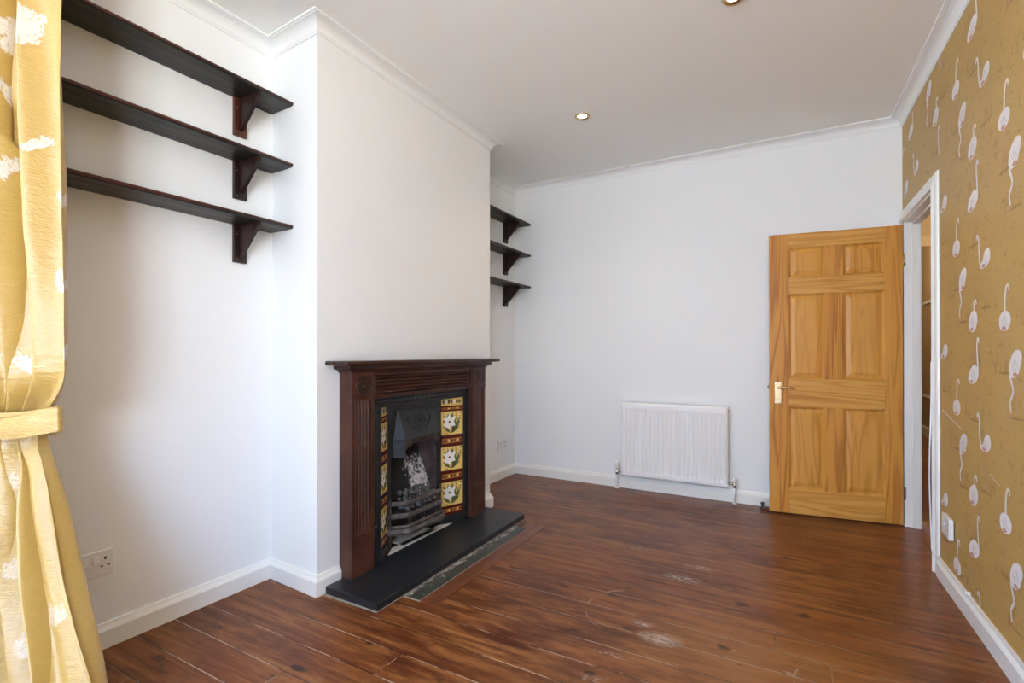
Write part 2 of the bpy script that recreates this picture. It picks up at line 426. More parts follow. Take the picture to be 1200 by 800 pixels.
# right wall with the flamingo paper and the doorway
dY0, dY1, dZ = 3.355, 4.115, 1.995
b = MB(); WO = .088
def rw(y0, y1, z0, z1):
    bot = [(xr(y0), y0, z0), (xr(y1), y1, z0), (xr(y1)+WO, y1, z0), (xr(y0)+WO, y0, z0)]
    b.hexa(bot, [(x, y, z1) for x, y, _ in bot], 0)
rw(RY1, dY0, 0, H); rw(WY-T, LY0, 0, H); rw(LY0, RY1, 0, wz0); rw(LY0, RY1, wz1, H); rw(dY1, 4.28, 0, H); rw(dY0, dY1, dZ, H)
motifs = {
 'A': ([(2.337,1.864),(2.314,1.858),(2.302,1.842),(2.306,1.824),(2.316,1.807),(2.326,1.786),(2.344,1.771),(2.372,1.764),(2.403,1.769),(2.410,1.787),(2.41,1.804),(2.401,1.825),(2.387,1.844),(2.362,1.859)],
       [(2.403,1.775),(2.392,1.752),(2.381,1.735),(2.374,1.715),(2.388,1.698),(2.403,1.682),(2.401,1.664),(2.393,1.642)], 0, 0),
 'B': ([(2.754,1.801),(2.730,1.792),(2.718,1.777),(2.722,1.760),(2.734,1.746),(2.757,1.731),(2.786,1.724),(2.818,1.722),(2.847,1.732),(2.848,1.75),(2.84,1.767),(2.807,1.794),(2.78,1.803)],
       [(2.727,1.775),(2.731,1.816),(2.739,1.861),(2.739,1.898),(2.730,1.915),(2.719,1.908),(2.717,1.893)], -.411, .0547),
 'C': ([(2.606,1.535),(2.588,1.515),(2.588,1.491),(2.602,1.478),(2.618,1.469),(2.659,1.461),(2.69,1.463),(2.701,1.472),(2.688,1.483),(2.668,1.497),(2.660,1.513),(2.640,1.533)],
       [(2.692,1.47),(2.705,1.50),(2.711,1.535),(2.712,1.563),(2.716,1.589),(2.728,1.606),(2.738,1.602),(2.741,1.588)], 0, 0),
 'D': ([(2.799,.575),(2.770,.577),(2.747,.567),(2.734,.552),(2.731,.532),(2.745,.508),(2.768,.491),(2.795,.486),(2.821,.491),(2.838,.505),(2.843,.522),(2.832,.552)],
       [(2.765,.566),(2.772,.589),(2.777,.602),(2.770,.613),(2.757,.618),(2.744,.612),(2.745,.598)], 0, 0),
 'E': ([(2.446,1.277),(2.424,1.275),(2.408,1.268),(2.395,1.254),(2.393,1.237),(2.404,1.219),(2.423,1.209),(2.45,1.204),(2.478,1.206),(2.495,1.217),(2.502,1.231),(2.502,1.248),(2.494,1.262),(2.472,1.274)],
       [(2.446,1.27),(2.446,1.314),(2.440,1.35),(2.430,1.366),(2.415,1.370),(2.409,1.36),(2.411,1.348)], 0, 0)}
PU, PV = .5625, .7265
def visible(y, z, m=.0): return (RY1 < y < 4.14 and .10 < z < H-.065 and not (y > dY0-.09-m and z < 2.10+m))
lay = {'v': .0005}
def onwall(y, z, e=0.): return (xr(y)-.0005-e, y, z)
def poly(pts, mat, e=0.):
    if all(visible(y, z) for y, z in pts): b.face([onwall(y, z, e) for y, z in pts], mat)
def ribbon(pts, w0, w1, mat, e=0.):
    n = len(pts)
    for i in range(n-1):
        (y0, z0), (y1, z1) = pts[i], pts[i+1]
        dy, dz = y1-y0, z1-z0; L = math.hypot(dy, dz) or 1; ny, nz = -dz/L, dy/L
        a = w0+(w1-w0)*i/(n-1); c = w0+(w1-w0)*(i+1)/(n-1)
        poly([(y0+ny*a, z0+nz*a), (y1+ny*c, z1+nz*c), (y1-ny*c, z1-nz*c), (y0-ny*a, z0-nz*a)], mat, e)
rng_ = random.Random(3)
def smooth(pts, it=2):
    for _ in range(it):
        q = []
        for i in range(len(pts)):
            a, c = pts[i], pts[(i+1) % len(pts)]
            q += [(a[0]*.75+c[0]*.25, a[1]*.75+c[1]*.25), (a[0]*.25+c[0]*.75, a[1]*.25+c[1]*.75)]
        pts = q
    return pts
def smooth_open(pts, it=2):
    for _ in range(it):
        q = [pts[0]]
        for a, c in zip(pts, pts[1:]): q += [(a[0]*.75+c[0]*.25, a[1]*.75+c[1]*.25), (a[0]*.25+c[0]*.75, a[1]*.25+c[1]*.75)]
        pts = q + [pts[-1]]
    return pts
def clipz(pts): return pts
for m in range(-7, 4):
    for k in range(-5, 5):
        sy, sz = m*PU, k*PV + m*PV/2
        for key, (body, neck, oy, oz) in motifs.items():
            ox = 0.
            bd = [(y+sy, z+sz) for y, z in body]; nk = [(y+sy, z+sz) for y, z in neck]
            cy = sum(p[0] for p in bd)/len(bd); cz = sum(p[1] for p in bd)/len(bd)
            if not (-1.2 < cy < 4.3 and -.2 < cz < 2.9): continue
            # thin pink legs and grass at the feet
            for q in (-.014, .016):
                leg = [(cy+q, cz-.04), (cy+q*1.2, cz-.11), (cy+q*.9, cz-.17)]
                ribbon(leg, .0013, .0010, 2, .0000)
            for _ in range(9):
                gy = cy + rng_.uniform(-.11, .11); gz = cz-.185+rng_.uniform(-.03, .03); hh = rng_.uniform(.02, .07); ln = rng_.uniform(-.02, .02)
                poly([(gy-.003, gz), (gy+.003, gz), (gy+ln+.0006, gz+hh), (gy+ln-.0006, gz+hh)], 4)
            poly(smooth([(cy-.08, cz-.187), (cy, cz-.195), (cy+.07, cz-.189), (cy+.0, cz-.182)], 1), 4, .0001)
            poly(smooth(bd, 1), 1, .0002)
            ribbon(smooth_open(nk, 1), .0075, .0055, 1, .0003)
            # beak and pink plumage
            e0, e1 = nk[-1], nk[-2]
            dy, dz = e0[0]-e1[0], e0[1]-e1[1]
            poly([(e0[0]-.006, e0[1]), (e0[0]+.006, e0[1]), (e0[0]+dy*.8, e0[1]+dz*.9-.008)], 2, .0004)
            lowp = sorted(bd, key=lambda p: p[1])[:4]; ly = sum(p[0] for p in lowp)/4; lz = sum(p[1] for p in lowp)/4
            sgn = 1 if key in 'B' else -1
            poly(smooth([(ly+sgn*.035, lz+.004), (ly, lz+.016), (ly-sgn*.02, lz+.004), (ly, lz-.004)], 1), 2, .0005)
            for w in range(3):
                y0 = cy-.012+.014*w; ribbon([(y0+.012, cz+.02-.008*w), (y0, cz-.006-.006*w), (y0-.016, cz-.022-.004*w)], .0014, .0006, 3, .0006)
        for _ in range(130):
            gy = sy + 2.4 + rng_.uniform(0, PU); gz = sz + 1.5 + rng_.uniform(0, PV); w = rng_.uniform(.004, .011); q = rng_.uniform(-.002, .002)
            poly([(gy-w, gz-q), (gy, gz-.0022), (gy+w, gz+q), (gy, gz+.0022)], 4)
        for _ in range(5):   # water ripples and loose grass between the birds
            gy = sy + 2.4 + rng_.uniform(0, PU); gz = sz + 1.5 + rng_.uniform(0, PV); w = rng_.uniform(.008, .018)
            if rng_.random() < .55:
                poly([(gy-w, gz), (gy, gz-.0025), (gy+w, gz+.001), (gy, gz+.003)], 4)
            else:
                for q in range(3): 
                    yy = gy+rng_.uniform(-.015, .015); poly([(yy-.002, gz), (yy+.002, gz), (yy+rng_.uniform(-.012, .012), gz+rng_.uniform(.015, .045))], 4)
# pale scratches in the paper
ribbon([(3.24, .845), (3.12, .82), (2.93, .785)], .0025, .0015, 1, .0007)
ribbon([(2.60, .66), (2.50, .635)], .002, .001, 1, .0007)
tag(b.build('wall_right', [M['wallpaper'], M['paperwhite'], M['paperpink'], M['papergrey'], M['paperolive']], fix=False), 'gold wall papered with white flamingos, beside the doorway', 'wall', kind='structure')
# (outer solids were built consistently; make them face outward)
me = bpy.data.objects['wall_right'].data

# cornice
corn = [(0, H-.062), (.005, H-.062), (.007, H-.054)]
for i in range(8):
    a = i/7*PI/2; corn.append((.010 + .048*(1-math.cos(a)), H-.052 + .042*math.sin(a)))
corn += [(.060, H-.008), (.069, H-.007), (.070, H), (0, H)]
b = MB(); b.sweep(P, corn, closed=True)
tag(b.build('trim_1', M['wall']), 'white coved cornice running round the top of the walls', 'cornice', kind='structure')
# skirting boards
sk = [(0, 0), (.019, 0), (.020, .068), (.016, .076), (.011, .084), (.008, .094), (0, .096)]
ct = .01225
b = MB(); b.sweep([P[0], P[1], P[2], (cx(1.733), 1.733)], sk)
tag(b.build('baseboard_left', M['gloss']), 'white skirting board round the alcove by the curtain', 'skirting board', kind='structure')
b = MB(); b.sweep([(cx(2.96), 2.96), P[3], P[4], P[5], P[6]], sk)
tag(b.build('baseboard_back', M['gloss']), 'white skirting board of the far alcove and back wall', 'skirting board', kind='structure')
b = MB(); b.sweep([(xr(dY0-.075), dY0-.075), (xr(WY), WY)], sk)
tag(b.build('baseboard_right', M['gloss']), 'white skirting board under the flamingo wallpaper', 'skirting board', kind='structure')

# door lining and architrave
b = MB()
def ln(y0, y1, z0, z1, o0=-.002, o1=WO+.002):
    bot = [(xr(y0)+o0, y0, z0), (xr(y1)+o0, y1, z0), (xr(y1)+o1, y1, z0), (xr(y0)+o1, y0, z0)]
    b.hexa(bot, [(x, y, z1) for x, y, _ in bot])
ln(dY0, dY0+.022, 0, dZ); ln(dY1-.002, dY1+.02, 0, dZ-.0); ln(dY0, dY1+.02, dZ-.022, dZ)
ln(dY0+.022, dY0+.035, 0, dZ-.022, .040, .085); ln(dY1-.015, dY1-.002, 0, dZ-.022, .040, .085); ln(dY0+.022, dY1-.002, dZ-.036, dZ-.022, .040, .085)
tag(b.build('trim_2', M['gloss'], bevel=.002), 'white painted lining of the doorway', 'door lining', kind='structure')
b = MB()
ap = [(0, 0), (.018, 0), (.022, .02), (.018, .028), (.012, .036), (.012, .062), (.007, .07), (0, .072)]   # (out, across from the opening outward)
y_in, z_in = dY0+.008, dZ-.010
rings = []
for (yy, zz, dy, dz) in ((y_in, 0, -1, 0), (y_in, z_in, -1, 1), (4.155, z_in, 0, 1)):
    rings.append([b.bm.verts.new((xr(yy+dy*w)-o-.0008, yy+dy*w, zz+dz*w)) for o, w in ap])
for A, B in zip(rings, rings[1:]):
    for j in range(len(ap)): b.bm.faces.new((A[j], A[(j+1) % len(ap)], B[(j+1) % len(ap)], B[j]))
b.bm.faces.new(rings[0]); b.bm.faces.new(list(reversed(rings[-1])))
tag(b.build('trim_3', M['gloss']), 'white moulded architrave round the doorway', 'architrave', kind='structure')

# hallway beyond the doorway
b = MB(); b.box((1.55, 2.0, 0), (1.65, 10, 2.8))
tag(b.build('wall_hall', M['hallwall']), 'tan hall wall seen through the doorway', 'wall', kind='structure')
b = MB(); b.box((.722, 4.29, 0), (.732, 10, 2.8)); b.box((.733, 5.5, 2.06), (1.549, 5.6, 2.8))
tag(b.build('wall_passage', M['hallwall']), 'tan passage wall with a lintel beyond the doorway', 'wall', kind='structure')
b = MB(); b.box((.735, 9.98, 0), (1.549, 10.08, 2.8)); b.box((.735, 1.9, 0), (1.549, 1.99, 2.8))
tag(b.build('wall_end', M['hallwall']), 'end wall of the hallway', 'wall', kind='structure')
b = MB(); b.box((.745, 1.9, 2.8), (1.65, 10.08, 2.86))
tag(b.build('ceiling_hall', M['ceil']), 'hall ceiling beyond the doorway', 'ceiling', kind='structure')
b = MB(); b.box((1.53, 2.0, 0), (1.5495, 9.97, .12)); b.box((1.535, 2.0, .53), (1.5495, 9.97, .56)); b.box((1.535, 5.61, 1.80), (1.5495, 9.97, 1.83))
tag(b.build('trim_4', M['gloss']), 'skirting and rails along the hall wall', 'rail', kind='structure')
b = MB(); b.box((.734, 5.485, 2.04), (1.548, 5.499, 2.13))
tag(b.build('trim_5', M['hallband']), 'painted band over the opening down the hall', 'trim', kind='structure')

# ------------------------------------------------------------------ the pine door (open against the back wall)
hx, hy, lx, ly = .606, 4.112, -.166, 4.022
DW = math.hypot(hx-lx, hy-ly); ang = math.atan2(hy-ly, hx-lx)
door = thing('door_1', (lx, ly, 0), ang, 'honey pine six-panel door standing open against the back wall', 'door', kind='structure')
z0d, z1d, td = .008, 1.962, .035     # local x from the latch edge to the hinge edge, y into the wall
xs = (.122, .338, .448, .680); zr = (.18, .752, .947, 1.540, 1.655, 1.862)
def bit(nm, mt, p, q):
    k = MB(); k.box(p, q); k.build(nm, M[mt], door, bevel=.0015)
bit('stile', 'pine_z', (0, 0, z0d), (xs[0], td, z1d)); bit('stile', 'pine_z', (xs[3], 0, z0d), (DW, td, z1d))
for za, zb in ((z0d, zr[0]), (zr[1], zr[2]), (zr[3], zr[4]), (zr[5], z1d)): bit('rail', 'pine_x', (xs[0], .0006, za), (xs[3], td-.0006, zb))
for za, zb in ((zr[0], zr[1]), (zr[2], zr[3]), (zr[4], zr[5])): bit('muntin', 'pine_z', (xs[1], .001, za), (xs[2], td-.001, zb))
def panel(x0, x1, za, zb):
    p = MB()
    for f, g in ((0, 1), (td, -1)):
        lv = [(0, f), (.012, f+g*.009), (.014, f+g*.011), (.040, f+g*.004), (.042, f+g*.003)]
        loops = [[(x0+i, y, za+i), (x1-i, y, za+i), (x1-i, y, zb-i), (x0+i, y, zb-i)] for i, y in lv]
        V = [[p.bm.verts.new(q) for q in L] for L in loops]
        for A, B in zip(V, V[1:]):
            for j in range(4): p.bm.faces.new((A[j], A[(j+1) % 4], B[(j+1) % 4], B[j]))
        p.bm.faces.new(V[-1])
    return p.build('panel', M['pine_panel'], door)
for (za, zb) in ((zr[0], zr[1]), (zr[2], zr[3]), (zr[4], zr[5])):
    for (xa, xb) in ((xs[0], xs[1]), (xs[2], xs[3])): panel(xa, xb, za, zb)
# lever handle on a tall plate
b = MB(); b.box((.032, -.007, .772), (.074, -.0003, .922)); b.box((.038, -.0095, .780), (.068, -.007, .914))
hp = b.build('handle_plate', M['brass'], door, bevel=.0015); tag(hp, 'pale brass handle plate')
b = MB(); b.tube([(.053, -.009, .885), (.053, -.030, .885), (.056, -.045, .885), (.068, -.052, .885)], .0085, 12)
b.tube([(.066, -.052, .885), (.090, -.053, .889), (.115, -.052, .889), (.138, -.050, .884), (.152, -.048, .876)], [.008, .0075, .0068, .0065, .006], 12)
b.build('lever', M['brass'], hp)
b = MB(); b.lathe([(.003, 0), (.003, -.0015)], 12, lambda x, y, z: (.053+x, -.0098+z, .805+y)); b.build('keyhole', M['dark'], hp)
b = MB(); b.box((-.004, .008, .868), (0, .026, .91)); b.tube([(-.012, .017, .888), (-.0005, .017, .888)], .006, 8); b.build('latch', M['dullbrass'], door)
for zc, mt in ((1.73, 'brass'), (.215, 'dullbrass')):
    b = MB(); b.tube([(DW+.006, -.004, zc-.04), (DW+.006, -.004, zc+.04)], .005, 10)
    b.box((DW+.0005, -.002, zc-.04), (DW+.014, 0.0, zc+.04))
    for q in (-.025, 0, .025): b.lathe([(.0025, -.0045), (.002, -.0055)], 8, lambda x, y, z, q=q: (DW+.010+x*.6, z+.002, zc+q+y))
    b.build('hinge', M[mt], door)

# small dark stop by the skirting at the door's edge
st = thing('door_stop', (-.215, 4.085, 0), -.2, 'small dark door stop on the floor at the pine door edge', 'door stop')
b = MB(); b.lathe([(.016, 0), (.016, .006), (.009, .01), (.008, .028), (.013, .032), (.013, .044), (.008, .048)], 16); b.build('stem', M['dark'], st)
b = MB(); b.box((.008, -.014, .0), (.055, .014, .018)); b.build('base', M['bracket_red'], st, bevel=.004)

# ------------------------------------------------------------------ fireplace
FR = (-1.943, 1.603, 0); FA = .01225
# local x = out from the breast, y along it
hz = .035
hearth_o = thing('hearth', FR, FA, 'black slate hearth slab in front of the fireplace', 'hearth')
b = MB()
b.prism([(.0225, .03), (.355, .02), (.352, 1.42), (.0225, 1.44), (.0225, 1.356), (.001, 1.356), (.001, .131), (.0225, .131)], .0005, hz)
b.build('slab', M['slate'], hearth_o, bevel=.003)
b = MB(); ml = [(.3555+.0005, .019)] + [(.3575+.002*mnoise.noise(Vector((i*.4, 3, 1))), .019+1.4*i/70) for i in range(71)] + [(.356, 1.421)]
outl = [(.024, .0295), (.024, .022)] + [(.03+.032*i, .012+random.uniform(0, .007)) for i in range(11)] + ml + [(.3525, 1.421), (.3555, .0195)]
b.prism(outl, 0, .0035)
b.build('mortar', M['grit'], hearth_o)
# tile strip and border boards let into the floor
b = MB(); b.box((.3635, .1905, 0), (.452, 1.27, .003))
o = b.build('hearth_tile_strip', M['strip'], None, FR, FA)
tag(o, 'strip of worn dark marble along the front of the hearth', 'tile strip')
for v in o.data.vertices: v.co.x -= .3625
o.location = Matrix.Rotation(FA, 3, 'Z') @ Vector((.3625, 0, 0)) + Vector(FR)
b = MB()
b.prism([(.456, .19), (.456, 1.275), (.545, 1.36), (.545, .19)], 0, .0022); b.prism([(.3625, 1.275), (.456, 1.275), (.545, 1.36), (.3625, 1.36)], 0, .0022)
tag(b.build('trim_6', M['border'], None, FR, FA), 'mitred red-brown boards framing the marble strip', 'floor border', kind='structure')
b = MB(); b.prism([(.364, .1835), (.4555, .1835), (.4555, 1.2745), (.395, 1.2745), (.395, 1.2705), (.4525, 1.2705), (.4525, .1895), (.364, .1895)], 0, .0027)
tag(b.build('trim_7', M['grit'], None, FR, FA), 'pale mortar joint round the marble strip', 'joint', kind='structure')

sur = thing('fireplace_surround', FR, FA, 'dark mahogany mantelpiece with reeded jambs on the chimney breast', 'fireplace')
JL, JR = (.132, .285), (1.197, 1.350)
JD = .083
def jamb(y0, y1):
    j = MB()
    j.box((.0, y0, hz), (JD-.012, y1, 1.03))
    jo = j.build('jamb', M['mahog_z'], sur, bevel=.002)
    w = y1-y0
    p = MB(); p.box((JD-.013, y0, hz), (JD, y1, .235)); p.box((JD-.013, y0, .235), (JD-.002, y1, .243)); p.build('plinth_block', M['mahog_z'], jo, bevel=.002)
    r = MB(); z0, z1 = .243, .892
    r.box((JD-.013, y0, z0), (JD-.001, y0+.022, z1)); r.box((JD-.013, y1-.022, z0), (JD-.001, y1, z1))
    a, c = y0+.022, y1-.022; n = 5; prof = [(a, JD-.013)]
    for i in range(n):
        for q in range(7):
            t = q/6; yy = a+(c-a)*(i+t)/n; prof.append((yy, JD-.012+.010*math.sin(PI*t)**.7))
    prof.append((c, JD-.013))
    prof = [(y, x) for y, x in prof]
    r.hexa([(x, y, z0) for y, x in prof], [(x, y, z1) for y, x in prof])
    r.build('reeding', M['mahog_z'], jo)
    k = MB(); k.box((JD-.013, y0, .892), (JD+.003, y1, 1.03))
    kb = k.build('corner_block', M['mahog_z'], jo, bevel=.002)
    d = MB(); cy, cz, R = (y0+y1)/2, .961, .054
    d.lathe([(R, 0), (R, .003), (R*.9, .006), (R*.8, .003), (R*.66, .002), (R*.55, .007), (R*.42, .003), (R*.3, .004), (R*.18, .010), (.002, .012)], 36, lambda x, y, z: (JD+.0031+z, cy+x, cz+y))
    d.build('roundel', M['mahog_top'], kb)
jamb(*JL); jamb(*JR)
b = MB(); y0, y1 = JL[1], JR[0]
b.box((.0, y0, .893), (.05, y1, 1.03)); b.box((.05, y0, .893), (.072, y1, .912)); b.box((.05, y0, 1.012), (.072, y1, 1.03)); b.box((.05, y0, .912), (.066, y0+.03, 1.012)); b.box((.05, y1-.03, .912), (.066, y1, 1.012))
fz = b.build('frieze', M['mahog_y'], sur, bevel=.0015)
b = MB(); prof = [(.0495, .912)]
for i in range(5):
    for q in range(7):
        t = q/6; prof.append((.052+.011*math.sin(PI*t)**.7, .912+.1*(i+t)/5))
prof.append((.0495, 1.012))
b.hexa([(x, y0+.03, z) for x, z in prof], [(x, y1-.03, z) for x, z in prof]); b.build('reeding', M['mahog_y'], fz)
def molding(o, prof, ov, name, mat, parent):
    """prof: (out, z); returns run round three sides, overhang equal to the projection"""
    p = MB(); rings = []
    for yy, s in ((JL[0], -1), (JR[1], 1)):
        rings.append([p.bm.verts.new((x, yy + s*(x-o)*ov, z)) for x, z in prof])
    ends = [[p.bm.verts.new((0.0, JL[0]-(x-o)*ov, z)) for x, z in prof], [p.bm.verts.new((0.0, JR[1]+(x-o)*ov, z)) for x, z in prof]]
    seq = [ends[0], rings[0], rings[1], ends[1]]
    for A, B in zip(seq, seq[1:]):
        for j in range(len(prof)-1): p.bm.faces.new((A[j], A[j+1], B[j+1], B[j]))
    p.bm.faces.new([r[0] for r in reversed(seq)]); p.bm.faces.new([r[-1] for r in seq])
    return p.build(name, mat, parent)
molding(.083, [(.083, 1.028), (.088, 1.032), (.092, 1.040), (.102, 1.046), (.112, 1.048), (.112, 1.066), (.100, 1.068)], 1.25, 'cornice_moulding', M['mahog_y'], sur)
molding(.083, [(.120, 1.066), (.146, 1.068), (.150, 1.072), (.151, 1.080), (.148, 1.086), (.146, 1.088)], 1.28, 'mantel_shelf', M['mahog_top'], sur)

# cast iron tiled insert
ins = thing('fireplace_insert', FR, FA, 'black cast iron fire insert with lily tiles inside the mahogany surround', 'fireplace insert')
IY0, IY1, IZ1 = .287, 1.195, .891       # outer frame
SY0, SY1, SX0 = .372, 1.136, .036       # tiles start
TY0, TY1, TX1 = .492, .985, -.026       # tiles end
FZ = .845
b = MB(); fd = .046
b.box((.002, IY0, hz), (fd-.006, SY0-.012, IZ1)); b.box((.002, SY1+.012, hz), (fd-.006, IY1, IZ1)); b.box((.002, SY0-.012, FZ+.006), (fd-.006, SY1+.012, IZ1))
fo = b.build('outer_frame', M['iron'], ins, bevel=.002)
def relief(y0, y1, z0, z1, axis, parent):
    p = MB(); ny = max(2, int((y1-y0)/.006)); nz = max(2, int((z1-z0)/.006)); g = []
    for i in range(ny+1):
        row = []
        for k in range(nz+1):
            y = y0+(y1-y0)*i/ny; z = z0+(z1-z0)*k/nz
            e = min(i/ny, 1-i/ny) if axis == 'z' else min(k/nz, 1-k/nz)
            t = z if axis == 'z' else y
            ac = (y-(y0+y1)/2) if axis == 'z' else (z-(z0+z1)/2)
            h = .004*min(1, e*5) + .0030*max(0, math.sin(t*150+ac*120*math.sin(t*40)))*min(1, e*4)
            row.append(p.bm.verts.new((fd-.0055+h, y, z)))
        g.append(row)
    for i in range(ny):
        for k in range(nz):
            f = p.bm.faces.new((g[i][k], g[i+1][k], g[i+1][k+1], g[i][k+1])); f.smooth = True
    p.build('relief_band', M['iron'], parent, fix=False)
relief(IY0+.012, SY0-.014, hz+.005, FZ+.002, 'z', fo); relief(SY1+.014, IY1-.012, hz+.005, FZ+.002, 'z', fo); relief(IY0+.012, IY1-.012, FZ+.010, IZ1-.006, 'y', fo)
b = MB()
for (ya_, yb2) in ((SY0-.012, SY0), (SY1, SY1+.012)): b.box((.01, ya_, hz), (fd, yb2, FZ))
b.box((.01, SY0-.012, FZ-.006), (fd, SY1+.012, FZ+.006)); b.build('frame_bead', M['iron_smooth'], fo, bevel=.002)
# splayed tile panels: local tile coords (s across from front edge, z) -> 3D
def splay(side):
    a = Vector((SX0, SY0 if side < 0 else SY1)); c = Vector((TX1, TY0 if side < 0 else TY1))
    d = (c-a); L = d.length; d /= L; n = Vector((d.y, -d.x))
    if n.x < 0: n = -n
    return a, d, n, L
def tile_flower(fn, w, h):
    p = MB(); e = .0009
    def q(pts, mat, k): p.face([fn(x*w, y*h, .005+e*k*.35) for x, y in pts], mat)
    p.hexa([fn(0, 0, 0), fn(w, 0, 0), fn(w, h, 0), fn(0, h, 0)], [fn(0, 0, .005), fn(w, 0, .005), fn(w, h, .005), fn(0, h, .005)], 0)
    R_ = random.Random(11)
    for i in range(60):
        x, y = R_.uniform(.05, .95), R_.uniform(.05, .95); r = R_.uniform(.02, .05)
        q([(x+r*math.cos(t), y+r*.7*math.sin(t)) for t in (0, 1.3, 2.5, 3.8, 5)], 5 if R_.random() < .6 else 3, 1)
    def leaf(x0, y0, x1, y1, wd, mat, k):
        dx, dy = x1-x0, y1-y0; nx, ny = -dy, dx
        q([(x0, y0), (x0+dx*.3+nx*wd, y0+dy*.3+ny*wd), (x0+dx*.65+nx*wd*.9, y0+dy*.65+ny*wd*.9), (x1, y1), (x0+dx*.6-nx*wd*.9, y0+dy*.6-ny*wd*.9), (x0+dx*.3-nx*wd, y0+dy*.3-ny*wd)], mat, k)
    for l in ((.45,.06,.95,.62,.10), (.42,.06,.90,.36,.12), (.5,.10,.72,.90,.10), (.42,.08,.10,.42,.14), (.46,.1,.97,.80,.06), (.40,.45,.30,.95,.12), (.45,.5,.55,.98,.12), (.30,.6,.06,.85,.12)): leaf(*l, 2, 2)
    for i in range(6):
        t = .5+i*PI/3; leaf(.38, .55,   .38+.34*math.cos(t), .55+.34*math.sin(t), .30, 1, 4+i*.2)
    leaf(.44, .32, .62, .62, .2, 1, 3.5); leaf(.2, .3, .36, .5, .25, 1, 3.6)
    q([(.38+.055*math.cos(t), .55+.055*math.sin(t)) for t in (0, 1, 2, 3, 4, 5)], 3, 7)
    q([(.60, .68), (.70, .73), (.68, .80), (.58, .76)], 1, 5)
    return p
def tile_border(fn, w, h):
    p = MB()
    p.hexa([fn(0, 0, 0), fn(w, 0, 0), fn(w, h, 0), fn(0, h, 0)], [fn(0, 0, .005), fn(w, 0, .005), fn(w, h, .005), fn(0, h, .005)], 4)
    p.face([fn(.03*w, .30*h, .0052), fn(.97*w, .30*h, .0052), fn(.97*w, .70*h, .0052), fn(.03*w, .70*h, .0052)], 5)
    for i in range(7):
        x = .09+.137*i; p.face([fn((x+.05*math.cos(t))*w, (.5+.16*math.sin(t))*h, .0056) for t in (0, 1.2, 2.4, 3.6, 4.8)], (4, 3, 0)[i % 3])
    return p
TM = [M['t_yellow'], M['t_white'], M['t_green'], M['t_brown'], M['t_red'], M['t_orange']]
for side in (-1, 1):
    a, d, n, L = splay(side)
    def fn0(s, z, o, a=a, d=d, n=n): return (a.x+d.x*s+n.x*o, a.y+d.y*s+n.y*o, z)
    pb = MB(); pb.hexa([fn0(0, hz, -.012), fn0(L, hz, -.012), fn0(L, hz, -.001), fn0(0, hz, -.001)], [fn0(0, FZ, -.012), fn0(L, FZ, -.012), fn0(L, FZ, -.001), fn0(0, FZ, -.001)])
    back = pb.build('tile_panel', M['iron_smooth'], ins)
    pb = MB(); pb.hexa([fn0(.0, hz, -.0005), fn0(L, hz, -.0005), fn0(L, hz, .012), fn0(.0, hz, .012)], [fn0(.0, .082, -.0005), fn0(L, .082, -.0005), fn0(L, .082, .012), fn0(.0, .082, .012)])
    pb.build('panel_foot', M['iron_smooth'], back, bevel=.002)
    mg = .004; w = L-2*mg
    rows = [(.084, .142, 'b'), (.144, .294, 'f'), (.296, .370, 'b'), (.372, .522, 'f'), (.524, .598, 'b'), (.600, .750, 'f'), (.752, .786, 'b'), (.788, .842, 'f')]
    for z0, z1, kd in rows:
        def fn(x, y, o, z0=z0): 
            s = mg + (x if side < 0 else w-x)
            return fn0(s, z0+y, o)
        if z0 > .78:
            t = MB(); t.hexa([fn(0,0,0), fn(w,0,0), fn(w,z1-z0,0), fn(0,z1-z0,0)], [fn(0,0,.005), fn(w,0,.005), fn(w,z1-z0,.005), fn(0,z1-z0,.005)], 0)
            for i in range(7): 
                x = w*(.1+.13*i); t.face([fn(x+.010*math.cos(u), .025+.016*math.sin(u), .0054) for u in (0, 1.2, 2.4, 3.6, 4.8)], (2, 1, 3)[i % 3])
            o = t.build('cut_tile', TM, back)
        elif kd == 'f': o = tile_flower(fn, w, z1-z0).build('flower_tile', TM, back)
        else: o = tile_border(fn, w, z1-z0).build('border_tile', TM, back)
# inner casting with an arched mouth
b = MB(); OY0, OY1 = TY0, TY1; MX = TX1
cy = (OY0+OY1)/2; hw = (OY1-OY0)/2
sp = .030
arch = []
for i in range(25):
    t = PI*(1-i/24); arch.append((cy+(hw-sp)*math.cos(t), .52+.10*math.sin(t)+.006*math.sin(i*2.1)))
outer = [(OY0, hz), (OY0, FZ), (OY1, FZ), (OY1, hz)]
pts = [(OY0, hz), (OY0, FZ), (OY1, FZ), (OY1, hz), (OY1-sp, hz)] + list(reversed(arch)) + [(OY0+sp, hz)]
b.hexa([(MX-.010, y, z) for y, z in pts], [(MX+.004, y, z) for y, z in pts])
b.build('mouth_casting', M['iron_smooth'], ins)
